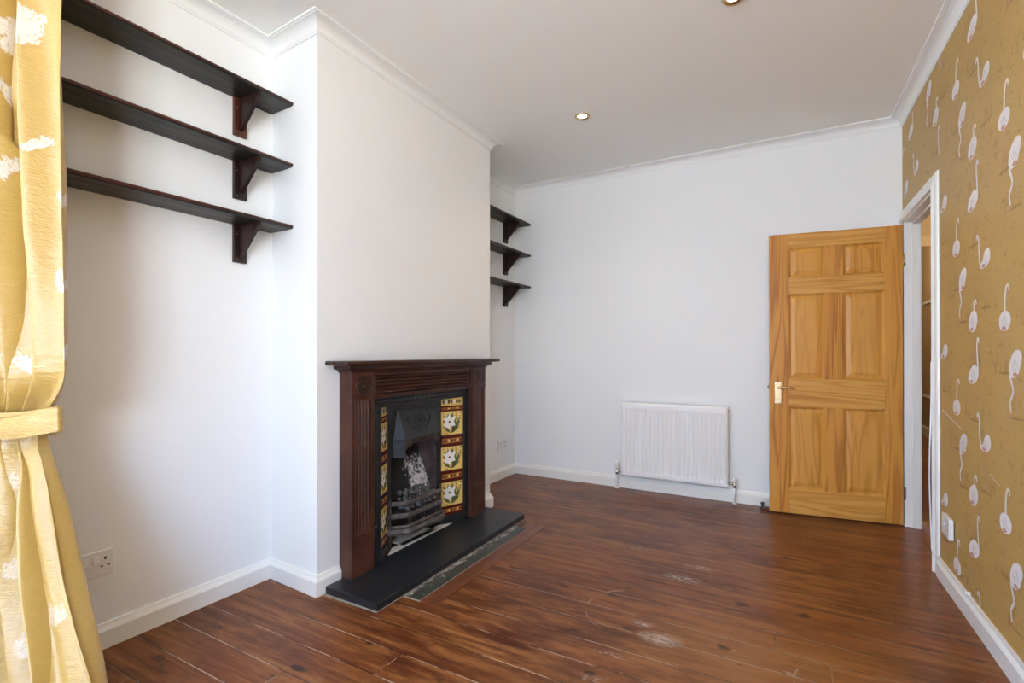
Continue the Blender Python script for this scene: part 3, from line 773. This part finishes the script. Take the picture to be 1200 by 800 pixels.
# projecting hood with splayed cheeks
b = MB(); ht, hb = .800, .638
A0 = [(MX+.002, OY0+.080, ht), (MX+.002, OY1-.080, ht)]; Bq = [(MX+.062, OY0+.088, hb), (MX+.062, OY1-.088, hb)]
cheek_b = [(MX+.004, OY0+.050, hb), (MX+.004, OY1-.050, hb)]
hood = MB(); hood.hexa([cheek_b[0], Bq[0], Bq[1], cheek_b[1]], [(A0[0][0], A0[0][1], A0[0][2]), (A0[0][0]+.006, A0[0][1]+.002, ht), (A0[1][0]+.006, A0[1][1]-.002, ht), A0[1]])
ho = hood.build('hood', M['iron_smooth'], ins)
b = MB()   # cast swag and leaves on the hood
def onhood(u, v, o=.002):
    t = (ht-v)/(ht-hb); x = MX+.008+(.054)*t; return (x+o, u, v)
cyh = cy
for i in range(40):
    t = i/39*2*PI; 
    for R, zc in ((.032, .735),):
        c0 = onhood(cyh+R*1.5*math.cos(t), zc+R*math.sin(t), .004); b.lathe([(.005, -.004), (.005, 0), (.002, .003)], 6, lambda x, y, z, c0=c0: (c0[0]+z, c0[1]+x, c0[2]+y))
for i in range(30):
    t = -1+2*i/29; v = .70-.025*(1-t*t)+.05*t*t; c0 = onhood(cyh+t*.125*(.8+.2*(1-(v-hb)/(ht-hb))), v, .004)
    b.lathe([(.007, -.004), (.006, .001), (.002, .005)], 6, lambda x, y, z, c0=c0: (c0[0]+z, c0[1]+x*1.3, c0[2]+y))
for i in range(8):
    t = i*PI/4; c0 = onhood(cyh+.014*math.cos(t), .735+.014*math.sin(t), .005); b.lathe([(.006, -.004), (.004, .003), (.001, .005)], 6, lambda x, y, z, c0=c0: (c0[0]+z, c0[1]+x, c0[2]+y))
b.build('cast_ornament', M['iron'], ho)
for s_, yA, yB, yC in ((-1, A0[0][1], Bq[0][1], cheek_b[0][1]), (1, A0[1][1], Bq[1][1], cheek_b[1][1])):
    b = MB(); e = s_*.0015
    tri = [(MX+.004, yC+e, hb), (MX+.062, yB+e, hb), (MX+.009, yA+e, ht-.004)]
    b.hexa(tri, [(x+.001, y+e, z) for x, y, z in tri])
    b.hexa([(MX+.005, yC+e, hb-.004), (MX+.062, yB+e, hb-.004), (MX+.054, yB+e-s_*.006, hb-.10), (MX+.005, yC+e, hb-.10)], [(MX+.006, yC+2*e, hb-.004), (MX+.063, yB+2*e, hb-.004), (MX+.055, yB+2*e-s_*.006, hb-.10), (MX+.006, yC+2*e, hb-.10)])
    b.build('cheek', M['iron_facet'], ho)
b = MB()   # burnt rim hanging below the hood, ragged lower edge
n = 18; rim_t = [(MX+.061, Bq[0][1]+(Bq[1][1]-Bq[0][1])*i/n, hb) for i in range(n+1)]
rim_b = []
for i in range(n+1):
    t = i/n; rim_b.append((MX+.050, Bq[0][1]+(Bq[1][1]-Bq[0][1])*t, hb-.028-.040*(1-math.sin(PI*min(1, max(0, t))))**1.4 - .006*math.sin(i*2.6)))
for i in range(n):
    b.hexa([rim_b[i], rim_b[i+1], (rim_b[i+1][0]-.008, rim_b[i+1][1], rim_b[i+1][2]), (rim_b[i][0]-.008, rim_b[i][1], rim_b[i][2])], [rim_t[i], rim_t[i+1], (rim_t[i+1][0]-.008, rim_t[i+1][1], rim_t[i+1][2]), (rim_t[i][0]-.008, rim_t[i][1], rim_t[i][2])])
b.build('rim', M['iron_rim'], ho)
# fire box: side bricks, leaning back, grate floor
BX = -.205
b = MB()
b.hexa([(MX-.011, OY0+.02, hz), (BX, OY0+.10, hz), (BX-.02, OY0+.08, hz), (MX-.011, OY0+.0, hz)], [(MX-.011, OY0+.02, .70), (BX, OY0+.10, .70), (BX-.02, OY0+.08, .70), (MX-.011, OY0, .70)])
b.hexa([(MX-.011, OY1-.02, hz), (BX, OY1-.10, hz), (BX-.02, OY1-.08, hz), (MX-.011, OY1, hz)], [(MX-.011, OY1-.02, .70), (BX, OY1-.10, .70), (BX-.02, OY1-.08, .70), (MX-.011, OY1, .70)])
b.box((BX-.03, OY0+.06, hz), (BX-.021, OY1-.06, .72)); b.box((BX-.03, OY0, .70), (MX-.011, OY1, .72))
b.build('fire_box', M['brick'], ins)
b = MB(); q = [(-.062, OY0+.05, .222), (-.062, OY1-.045, .222), (-.075, OY1-.050, .30), (-.150, OY1-.090, .56), (-.165, OY1-.14, .60), (-.165, OY0+.09, .60), (-.15, OY0+.075, .56), (-.075, OY0+.052, .30)]
b.hexa(q, [(x-.014, y, z) for x, y, z in q]); b.build('fireback', M['fireback'], ins)
b = MB()
b.box((-.060, OY0+.085, .205), (.030, OY1-.085, .22)); b.build('grate_floor', M['iron_rim'], ins)
b = MB(); b.box((BX, OY0+.10, hz+.0005), (.012, OY1-.10, hz+.004)); b.prism([(.030, OY0-.05), (.030, OY1+.05), (-.02, OY1-.035), (-.02, OY0+.035)], hz+.0005, hz+.004)
b.build('back_hearth', M['ash'], ins)
# basket bars
GF = .050
def bar(z, hgt, thick, out=0., name='bar', mat='iron_rust'):
    g = GF+out
    path = [(MX+.004, OY0+.010-out*.3), (g, OY0+.090-out*.3), (g, OY1-.090+out*.3), (MX+.004, OY1-.010+out*.3)]
    p = MB(); hh = hgt/2
    prof = [(0, z-hh), (thick*.8, z-hh*.9), (thick, z-hh*.4), (thick, z+hh*.4), (thick*.8, z+hh*.9), (0, z+hh), (-thick*.3, z)]
    p.sweep(list(reversed(path)), prof, side=-1 if False else 1)
    return p.build(name, M[mat], gr, bevel=.0)
gr = MB(); gr.box((MX+.0045, OY0+.023, .196), (MX+.012, OY1-.023, .204))
gr = gr.build('grate', M['iron_rim'], ins)
for y in (OY0+.012, OY1-.022):
    u = MB(); u.box((MX+.004, y, hz+.0125), (MX+.016, y+.010, .31)); u.build('upright', M['iron_rim'], gr, bevel=.001)
for i in range(3):
    y = OY0+.12+(OY1-OY0-.24)*i/2; u = MB(); u.box((GF-.014, y-.005, .13), (GF-.006, y+.005, .275)); u.build('upright', M['iron_rim'], gr, bevel=.001)
bar(.285, .024, .010); bar(.215, .028, .012); bar(.128, .034, .022, .020, 'lip_bar'); bar(.155, .016, .012, .004, 'bar')
# coals
R2 = random.Random(5); coal_i = 0
def coal(x, y, z, r):
    p = MB(); sc = Vector((R2.uniform(.85, 1.05), R2.uniform(.85, 1.1), R2.uniform(.65, .9)))
    for i in range(16):
        d = Vector((R2.gauss(0, 1), R2.gauss(0, 1), R2.gauss(0, 1))).normalized()*R2.uniform(.8, 1.05)
        p.bm.verts.new((d.x*sc.x*r, d.y*sc.y*r, d.z*sc.z*r))
    h = bmesh.ops.convex_hull(p.bm, input=p.bm.verts)
    bmesh.ops.delete(p.bm, geom=[v for v in p.bm.verts if not v.link_faces], context='VERTS')
    w = Matrix.Rotation(FA, 3, 'Z') @ Vector((x, y, z)) + Vector(FR)
    o = p.build('coal', M['coal'], None, w)
    tag(o, 'grey burnt coal lump heaped behind the grate bars', 'coal', 'coals heaped in the fire grate')
for z, ys, xs_, r in ((.244, 6, (-.030, .016), .024), (.284, 6, (-.038, .010), .024), (.322, 5, (-.040, .004), .023)):
    for i in range(ys):
        for x in xs_:
            wd = (.31, .31, .26, .15)[(z > .26)+(z > .30)+(z > .34)]
            coal(x+R2.uniform(-.002, .002), cy-.02*(z > .3)-wd/2+wd*(i+.5)/ys+R2.uniform(-.002, .002), z+.001, r*R2.uniform(.92, 1.04))

# ------------------------------------------------------------------ wall shelves
def shelf(x, y0, y1, z, brs, label, group, rotz=0., red=False):
    """board underside at z, against the wall at x"""
    s = thing('wall_shelf', (x, y1, z), rotz, label, 'shelf', group)
    L = y1-y0; d = .178; t = .019
    p = MB(); V0 = [(0.001, 0), (d, 0)]
    # rounded nose, square back; red-brown on the nose and end
    prof = [(.001, 0), (d-.006, 0), (d, .006), (d, t-.006), (d-.006, t), (.001, t)]
    A = [p.bm.verts.new((a, -L, c)) for a, c in prof]; B = [p.bm.verts.new((a, -.002, c)) for a, c in prof]
    for j in range(6):
        f = p.bm.faces.new((A[j], A[(j+1) % 6], B[(j+1) % 6], B[j])); f.material_index = 1 if j in (2, 3) else 0
    p.bm.faces.new(list(reversed(A))).material_index = 1; p.bm.faces.new(B).material_index = 1
    p.build('board', [M['shelf'], M['shelf_edge']], s)
    for yb in brs:
        yb -= y1; mt = M['bracket_red'] if red else M['bracket']
        q = MB(); q.box((.001, yb-.031, -.178), (.019, yb+.031, -.0005))
        pl = q.build('bracket', mt, s, bevel=.0015)
        q = MB(); q.hexa([(.0195, yb-.009, -.001), (.160, yb-.009, -.001), (.160, yb-.009, -.018), (.030, yb-.009, -.150), (.0195, yb-.009, -.150)],
                         [(.0195, yb+.009, -.001), (.160, yb+.009, -.001), (.160, yb+.009, -.018), (.030, yb+.009, -.150), (.0195, yb+.009, -.150)])
        q.build('gusset', M['bracket'], pl, bevel=.001)
        for zz in (-.045, -.163):
            q = MB(); q.lathe([(.0035, 0), (.0025, .0015)], 8, lambda a, c, w: (.0192+w, yb-.018+a, zz+c)); q.build('screw', M['dullbrass'], pl)
    return s
for z, nm, red in ((2.331, 'topmost dark wooden shelf in the alcove by the curtain', True), (2.032, 'middle dark wooden shelf in the alcove by the curtain', False), (1.731, 'lowest dark wooden shelf in the alcove by the curtain', False)):
    shelf(-2.312, .698, 1.623, z, (1.452, .731), nm, 'dark shelves in the curtain-side alcove', red=red)
for z, nm in ((2.309, 'topmost dark shelf in the far alcove beyond the chimney breast'), (2.022, 'middle dark shelf in the far alcove beyond the chimney breast'), (1.729, 'lowest dark shelf in the far alcove beyond the chimney breast')):
    shelf(-2.321, 3.157, 4.168, z, (3.985, 3.34), nm, 'dark shelves in the far alcove')

# ------------------------------------------------------------------ radiator
rad = thing('radiator', (-.857, 4.0785, 0), -.0041, 'white ribbed panel radiator low on the back wall', 'radiator')
RW, RZ0, RZ1 = .408, .118, .722
b = MB(); n_f = 24; xsr = []
for i in range(n_f*6+1): xsr.append(-RW+.02+(2*RW-.04)*i/(n_f*6))
xsr = [-RW, -RW+.012] + xsr + [RW-.012, RW]
zsr = [RZ0, RZ0+.012, RZ0+.035, RZ0+.048, RZ0+.06, RZ1-.075, RZ1-.06, RZ1-.047, RZ1-.012, RZ1]
def rdepth(x, z):
    e = 0.
    if RZ0+.04 < z < RZ1-.055 and abs(x) < RW-.018:
        t = ((x+RW-.02)/(2*RW-.04)*n_f) % 1.0; g = .0042 if .28 < t < .72 else (.0 if t < .12 or t > .88 else .0021)
        e = g * (1 if RZ0+.05 < z < RZ1-.07 else .55)
    if z in (RZ0, RZ1) or abs(x) == RW: e = .008
    return e
G = [[b.bm.verts.new((x, rdepth(x, z), z)) for z in zsr] for x in xsr]
for i in range(len(xsr)-1):
    for k in range(len(zsr)-1): b.bm.faces.new((G[i][k], G[i+1][k], G[i+1][k+1], G[i][k+1])).smooth = False
b.box((-RW+.002, .0082, RZ0), (RW-.002, .016, RZ1))
b.build('front_panel', M['rad'], rad)
b = MB()
zig = [(-RW+.03+(2*RW-.06)*i/92, .0165 if (i//2) % 2 else .046) for i in range(93)]
for (xa, ya1), (xb, yb1) in zip(zig, zig[1:]): b.face([(xa, ya1, RZ0+.03), (xb, yb1, RZ0+.03), (xb, yb1, RZ1-.03), (xa, ya1, RZ1-.03)])
bmesh.ops.remove_doubles(b.bm, verts=b.bm.verts, dist=1e-5)
b.build('fins', M['rad'], rad)
b = MB(); b.box((-RW, .016, RZ1-.004), (RW, .060, RZ1)); 
b.box((-RW-.0, .006, RZ0+.02), (-RW+.003, .060, RZ1-.004)); b.box((RW-.003, .006, RZ0+.02), (RW, .060, RZ1-.004)); b.build('top_grille', M['rad'], rad, bevel=.001)
for x in (-.25, .25):
    b = MB(); b.box((x-.015, .047, .2), (x+.015, .076, .6)); b.build('wall_bracket', M['rad'], rad)
b = MB(); b.tube([(RW+.001, .035, RZ1-.032), (RW+.008, .035, RZ1-.032)], .010, 10); b.build('bleed_valve', M['chrome'], rad)
def valve(s, cap):
    x = s*(RW+.045)
    p = MB(); p.tube([(x, .035, 0), (x, .035, .135)], .0085, 12); p.lathe([(.017, .0005), (.017, .004), (.010, .008)], 16, lambda a, c, z: (x+a, .035+c, z)); vp = p.build('pipe', M['rad'], rad)
    q = MB(); q.tube([(x, .035, .118), (x, .035, .135), (x, .035, .165)], [.012, .014, .012], 12); q.tube([(x, .035, .148), (s*RW, .035, .148)], .010, 12); q.tube([(s*(RW+.02), .035, .148), (s*(RW+.034), .035, .148)], .014, 6)
    q.build('valve_body', M['chrome'], rad)
    q = MB()
    if cap: q.lathe([(.014, .165), (.018, .170), (.019, .20), (.017, .222), (.013, .228)], 20, lambda a, c, z: (x+a, .035+c, z))
    else: q.lathe([(.011, .165), (.012, .168), (.011, .186), (.008, .190)], 16, lambda a, c, z: (x+a, .035+c, z))
    q.build('valve_cap', M['plastic'], rad)
valve(-1, True); valve(1, False)

# ------------------------------------------------------------------ sockets
def socket(loc, rotz, label, w=.148, h=.096):
    """plate in local x (along wall), z up, facing -y"""
    s = thing('wall_socket', loc, rotz, label, 'socket')
    p = MB(); p.box((-w/2, -.010, -h/2), (w/2, -.0005, h/2)); p.build('plate', M['plastic'], s, bevel=.003)
    for x in (-.016, .016):
        q = MB(); q.hexa([(x-.010, -.0101, .000), (x+.010, -.0101, .000), (x+.010, -.0101, .030), (x-.010, -.0101, .030)], [(x-.010, -.0150, .002), (x+.010, -.0150, .002), (x+.010, -.0115, .030), (x-.010, -.0115, .030)])
        q.build('rocker_switch', M['plastic'], s, bevel=.001)
    for x in (-.046, .046):
        for (xa, xb, za, zb) in ((x-.0035, x+.0035, .012, .022), (x-.015, x-.007, -.014, -.009), (x+.007, x+.015, -.014, -.009)):
            q = MB(); q.box((xa, -.0112, za), (xb, -.0101, zb)); q.build('pin_hole', M['dark'], s)
    return s
socket((-2.312, .875, .327), PI/2, 'white double socket low on the wall beside the gold curtain')
socket((-2.321, 3.935, .297), PI/2, 'white double socket low in the far alcove')
cb = thing('wall_box', (xr(3.115), 3.115, .302), -PI/2-.0243, 'white surface box low on the flamingo wall by the doorway', 'outlet box')
b = MB(); b.box((-.072, -.013, -.047), (.072, -.0012, .047)); b.build('box_body', M['plastic'], cb, bevel=.003)
b = MB(); b.box((-.074, -.020, -.048), (.074, -.0132, .048)); fp = b.build('face_plate', M['plastic'], cb, bevel=.002)
b = MB(); b.lathe([(.013, 0), (.013, .004), (.009, .006), (.004, .006), (.003, .002)], 20, lambda a, c, z: (-.02+a, -.0202-z, .004+c)); b.build('outlet', M['plastic_grey'], fp)

# white cable down the door frame and along the skirting
b = MB(); yk = dY0-.02
pth = []
for i in range(16):
    z = 1.08-.98*i/15; pth.append((xr(dY0)-.019-.010*math.sin(PI*min(1, max(0, (1.0-z)/.95)))**2, dY0+.004+.006*math.sin(z*7), max(z, .11)))
pth += [(xr(3.28)-.024, 3.33, .103), (xr(3.2)-.014, 3.25, .102)]
for i in range(24):
    y = 3.2-.13*i; pth.append((xr(y)-.0145-.0015*math.sin(i*1.7), y, .1015+.0012*math.sin(i*1.1)))
b.tube(pth, .0032, 8)
cbl = thing('white_cable', (0, 0, 0), 0, 'thin white cable hanging down the doorway and along the skirting', 'cable')
b.build('cable', M['plastic'], cbl)
b = MB()
for y in (2.06, 2.83):
    b = MB(); b.box((xr(y)-.021, y-.006, .097), (xr(y)-.0008, y+.006, .109)); b.build('cable_clip', M['plastic'], cbl, bevel=.001)

# ------------------------------------------------------------------ downlights
def downlight(x, y, label):
    d = thing('downlight', (x, y, H), 0, label, 'ceiling light', 'recessed downlights')
    p = MB(); n = 40
    prof = [(.050, -.0005), (.050, -.006), (.046, -.0105), (.038, -.009), (.029, -.0015)]
    rings = [[p.bm.verts.new((r*math.cos(2*PI*k/n), r*math.sin(2*PI*k/n), z)) for k in range(n)] for r, z in prof]
    for A, B in zip(rings, rings[1:]):
        for k in range(n): p.bm.faces.new((A[k], A[(k+1) % n], B[(k+1) % n], B[k])).smooth = True
    p.build('bezel', M['brass'], d)
    p = MB(); p.lathe([(.0285, -.0008), (.025, -.0030), (.016, -.0045), (.002, -.005)], n); p.build('bulb', M['lamp'], d)
    ld = bpy.data.lights.new('downlight_beam', 'SPOT'); ld.energy = 16; ld.color = (1, .80, .56); ld.spot_size = 2.3; ld.spot_blend = .8; ld.shadow_soft_size = .03
    lo = bpy.data.objects.new('beam', ld); COL.objects.link(lo); lo.parent = d; lo.location = (0, 0, -.012)
    return d
downlight(-1.217, 3.099, 'lit recessed downlight in the ceiling near the far alcove')
downlight(-.235, 2.385, 'lit recessed downlight cut by the top edge of the photo')

# ------------------------------------------------------------------ curtain
def interp(tab, z):
    if z <= tab[0][0]: return tab[0][1]
    for (a, va), (c, vc) in zip(tab, tab[1:]):
        if z <= c:
            t = (z-a)/(c-a); t = t*t*(3-2*t) if False else t; return va+(vc-va)*t
    return tab[-1][1]
XR_ = [(0.03, -1.5633), (0.28, -1.6942), (0.475, -1.8342), (0.684, -1.9264), (0.77, -1.9537), (0.86, -2.0363), (0.91, -2.012), (0.96, -1.9769), (1.03, -1.8761), (1.16, -1.8706), (1.4, -1.8878), (2.13, -1.9392), (2.65, -1.9619)]
XL_ = [(0, -2.29), (.6, -2.285), (.90, -2.27), (1.3, -2.285), (2.65, -2.29)]
AM_ = [(0, .070), (.5, .058), (.80, .034), (.92, .024), (1.05, .036), (1.5, .056), (2.65, .060)]
def sm(tab, z): return sum(interp(tab, z+o) for o in (-.04, -.02, 0, .02, .04))/5
NU, NV = 420, 640; CZT = 2.645; YL, YR = .565, .640
bm = bmesh.new(); vals = []
def leafmask(s, z, cs, cz, a, L, w, rag=6.):
    dx, dz = s-cs, z-cz; ca, sa = math.cos(a), math.sin(a); u = (dx*ca+dz*sa)/L; v = (-dx*sa+dz*ca)/w
    if not 0 < u < 1: return 0.
    half = math.sin(PI*u)**.8*(.8+.25*math.sin(u*rag*2*PI))
    if abs(v) > half: return 0.
    vein = abs(v) < .05 or abs(math.sin((u*2.2+abs(v)*.35)*rag*PI)) < .22
    return .25 if vein else .85
LEAVES = []
tie_pts = []
RL = random.Random(9)
def spray(cs, cz, n, L, a0, spread, w=.3):
    for i in range(n): LEAVES.append((cs, cz, a0+spread*(i-(n-1)/2), L*RL.uniform(.8, 1.1), L*w))
spray(.925, 2.10, 9, .075, 1.2, .70, .42); spray(.56, 2.08, 7, .07, 2.4, .7, .40); spray(.56, 1.90, 4, .055, 2.6, .8, .24); spray(.965, 1.735, 3, .055, 2.75, .40, .34); spray(.60, 1.67, 5, .05, .7, .6, .34)
spray(.480, 1.05, 9, .085, 1.57, .16, .10); spray(1.02, 1.62, 4, .09, -1.4, .25, .14); spray(.865, 1.38, 4, .09, -1.6, .22, .14); spray(.77, 1.16, 4, .08, -1.6, .25, .14); spray(.66, 1.22, 3, .06, 2.2, .5, .24)
spray(.90, .66, 5, .07, 1.4, .35, .2); spray(.60, .45, 5, .07, 1.4, .4, .22); spray(.97, .34, 5, .07, 1.6, .35, .2); spray(.67, .24, 5, .07, 1.3, .4, .22); spray(1.02, .14, 5, .07, 1.3, .4, .22); spray(.42, .7, 5, .06, 1.2, .4, .2); spray(.95, 2.38, 7, .08, 1.6, .6, .3); spray(.5, 2.4, 7, .08, 1.6, .6, .3)
STR = []
grid = []
for k in range(NV+1):
    z = .012+(CZT-.012)*k/NV; row = []
    xl, xr_, am = sm(XL_, z), sm(XR_, z), sm(AM_, z)
    for i in range(NU+1):
        u = i/NU
        ph = 2*PI*(3.9*u + .20*math.sin(1.9*z+.4) + .08*math.sin(4.1*z)*u)
        w2 = math.sin(2*ph*.83+1.3*z+.8)
        damp = min(1, (1-u)*7+.25)
        tight = math.exp(-((z-.91)/.16)**2)
        yy = YL+(YR-YL)*u - am*damp*(math.sin(ph)*.85 + .32*w2) - .014*tight*math.sin(ph*2.5)
        yy -= .05*math.exp(-((u-.25)/.22)**2)*math.exp(-((z-1.75)/.45)**2)
        yy += .0035*mnoise.noise(Vector((u*9, z*7, 0))) + .0025*mnoise.noise(Vector((u*30, z*5, 4)))
        zz_ = min(1., max(0., (1.93-z)/.42)); uc = .74-.50*zz_
        yy -= .050*(1/(1+math.exp((u-uc)/.014)))*(1-tight)*min(1, max(0, (z-1.30)/.25))
        e_ = min(1., max(0., (u-.62)/.2)); yy += .010*e_*math.sin(2*PI*9*u+.6*math.sin(3*z))*(1-.5*tight)
        yy = min(yy, .69+.2*(yy-.69)) if yy > .69 else yy
        yy = min(yy, .697)
        x = xl+(xr_-xl)*u + (.028-.018*tight)*math.cos(ph+.5)*min(1, 6*u*(1-u))
        x += .004*mnoise.noise(Vector((u*3, z*9, 8)))*u
        row.append(bm.verts.new((x, yy, z)))
        if .855 < z < 1.0: tie_pts.append((x, yy))
        s = 0. if i == 0 else s+math.hypot(x-px_, yy-py_)
        px_, py_ = x, yy; val = 0.
        for L_ in LEAVES: 
            if abs(z-L_[1]) < .2: val = max(val, leafmask(s, z, *L_))
        for cs, w, za, zb in STR:
            c2 = cs+.012*math.sin(z*3+cs*9)
            if za < z < zb and abs(s-c2) < w*(.8+.3*mnoise.noise(Vector((z*14, cs*70, 2)))): val = max(val, .6)
        if z < .9: val *= .5
        vals.append(val)
    grid.append(row)
for k in range(NV):
    for i in range(NU): bm.faces.new((grid[k][i], grid[k][i+1], grid[k+1][i+1], grid[k+1][i])).smooth = True
me = bpy.data.meshes.new('curtain'); bm.to_mesh(me); bm.free(); me.materials.append(M['curtain'])
at = me.attributes.new('pattern', 'FLOAT', 'POINT'); at.data.foreach_set('value', vals)
cur = thing('curtain', (-2.08, .62, 0), 0, 'floor-length gold damask curtain gathered by a tieback', 'curtain')
co = bpy.data.objects.new('curtain_cloth', me); COL.objects.link(co); co.parent = cur; co.location = (2.08, -.62, 0)
so = co.modifiers.new('thick', 'SOLIDIFY'); so.thickness = .0025
# tieback band: follows the outline of the gathered cloth
def hull(pts):
    pts = sorted(set((round(x, 4), round(y, 4)) for x, y in pts))
    def half(q):
        h = []
        for p in q:
            while len(h) > 1 and (h[-1][0]-h[-2][0])*(p[1]-h[-2][1]) - (h[-1][1]-h[-2][1])*(p[0]-h[-2][0]) <= 0: h.pop()
            h.append(p)
        return h
    lo, up = half(pts), half(pts[::-1]); return lo[:-1]+up[:-1]
HL = [Vector(p) for p in hull(tie_pts)]
TC = sum(HL, Vector((0, 0)))/len(HL)
per = [(HL[(i+1) % len(HL)]-HL[i]).length for i in range(len(HL))]; tot = sum(per)
def along(t):
    t = (t % 1.)*tot; i = 0
    while t > per[i] and i < len(per)-1: t -= per[i]; i += 1
    return HL[i].lerp(HL[(i+1) % len(HL)], min(1, t/per[i]))
b = MB(); n = 96; ring0 = [along(k/n) for k in range(n)]
for _ in range(3): ring0 = [(ring0[k-1]+ring0[k]*2+ring0[(k+1) % n])/4 for k in range(n)]
rows_ = [(.012, .050), (.010, .038), (.0135, .026), (.008, .018), (.0125, .008), (.0145, -.014), (.013, -.036), (.0105, -.052)]
xmin, xmax = min(p.x for p in ring0), max(p.x for p in ring0)
rg = []
for k in range(n):
    p = ring0[k]; d = (p-TC).normalized(); ring = []; fx = (p.x-xmin)/(xmax-xmin); back = 1 if p.y > TC.y else 0
    for q, (o, dz) in enumerate(rows_):
        o2 = o+.004 + .0022*math.sin(9*fx+q*1.7)
        z = .918+dz*(1-.35*fx) - .012*(1-fx) + .034*max(0, fx-.6)*(1 if q < 4 else .2) + .006*math.sin(7*fx+q*.9)
        ring.append(b.bm.verts.new((p.x+d.x*o2, p.y+d.y*o2, z)))
    rg.append(ring)
for k in range(n):
    A, B = rg[k], rg[(k+1) % n]
    for j in range(len(rows_)-1): b.bm.faces.new((A[j], B[j], B[j+1], A[j+1])).smooth = True
tb = b.build('curtain_tieback', M['curtain'], None)
sd = tb.modifiers.new('thick', 'SOLIDIFY'); sd.thickness = .003; sd.offset = 1
ss = tb.modifiers.new('soft', 'SUBSURF'); ss.levels = 1; ss.render_levels = 2
tag(tb, 'gold fabric tieback wrapped round the curtain', 'curtain tieback')
b = MB(); b.box((-2.30, .60, 2.650), (.60, .645, H-.001)); tag(b.build('curtain_rail', M['plastic'], None, bevel=.003), 'white curtain rail fixed to the ceiling above the curtain', 'curtain rail')

# ------------------------------------------------------------------ light
SKY_ST = 33
w = bpy.data.worlds.new('sky'); scene.world = w; w.use_nodes = True; nt = w.node_tree
# pale overcast sky above the horizon, a brighter lower half added to light the ceiling
bg = nt.nodes['Background']; bg.inputs[1].default_value = SKY_ST
tc = nt.nodes.new('ShaderNodeTexCoord'); sp_ = nt.nodes.new('ShaderNodeSeparateXYZ'); cr = nt.nodes.new('ShaderNodeValToRGB')
mr = nt.nodes.new('ShaderNodeMapRange'); mr.inputs[1].default_value = -1; mr.inputs[2].default_value = 1
nt.links.new(tc.outputs['Generated'], sp_.inputs[0]); nt.links.new(sp_.outputs[2], mr.inputs[0]); nt.links.new(mr.outputs[0], cr.inputs[0]); nt.links.new(cr.outputs[0], bg.inputs[0])
cr.color_ramp.elements[0].position = .485; cr.color_ramp.elements[0].color = (.94, .98, 1.0, 1)
cr.color_ramp.elements[1].position = .515; cr.color_ramp.elements[1].color = (.29, .43, .71, 1)
def portal(loc, rot, w_):
    ad = bpy.data.lights.new('window_portal', 'AREA'); ad.shape = 'RECTANGLE'; ad.size = w_; ad.size_y = wz1-wz0; ad.cycles.is_portal = True
    ao = bpy.data.objects.new('window_daylight', ad); COL.objects.link(ao); ao.location = loc; ao.rotation_euler = rot
zc = (wz0+wz1)/2
portal((-2.312-T-.01, (LY0+LY1)/2, zc), (PI/2, 0, -PI/2), LY1-LY0)
portal((xr(-1)+WO+.06, (LY0+RY1)/2, zc), (PI/2, 0, PI/2), RY1-LY0)
hl = bpy.data.lights.new('hall_fill', 'POINT'); hl.energy = 24; hl.color = (1, .82, .6); hl.shadow_soft_size = .08  # unseen fill light added to brighten the hall, without a fitting
ho_ = bpy.data.objects.new('hall_fill_light', hl); COL.objects.link(ho_); ho_.location = (1.15, 4.4, 2.6)
hl2 = hl.copy(); hl2.energy = 42; h2 = bpy.data.objects.new('far_hall_fill_light', hl2); COL.objects.link(h2); h2.location = (1.15, 7.6, 2.5)  # second added fill, brightens the far end of the hall

# ------------------------------------------------------------------ camera
cd = bpy.data.cameras.new('camera'); cam = bpy.data.objects.new('camera', cd); COL.objects.link(cam)
cd.sensor_width = 36; cd.lens = 591.579/1200*36; cd.shift_y = (400-411.872)/1200*-1; cd.clip_start = .02
cam.location = (0, 0, 1.1232); cam.rotation_euler = (math.radians(90+.2282), 0, math.radians(29.3803))
scene.camera = cam
scene.cycles.diffuse_bounces = 8; scene.cycles.max_bounces = 12; scene.cycles.sample_clamp_indirect = 8
scene.view_settings.view_transform = 'Standard'; scene.view_settings.look = 'None'
scene.view_settings.gamma = 1; scene.view_settings.exposure = 0.0; scene.view_settings.use_curve_mapping = False
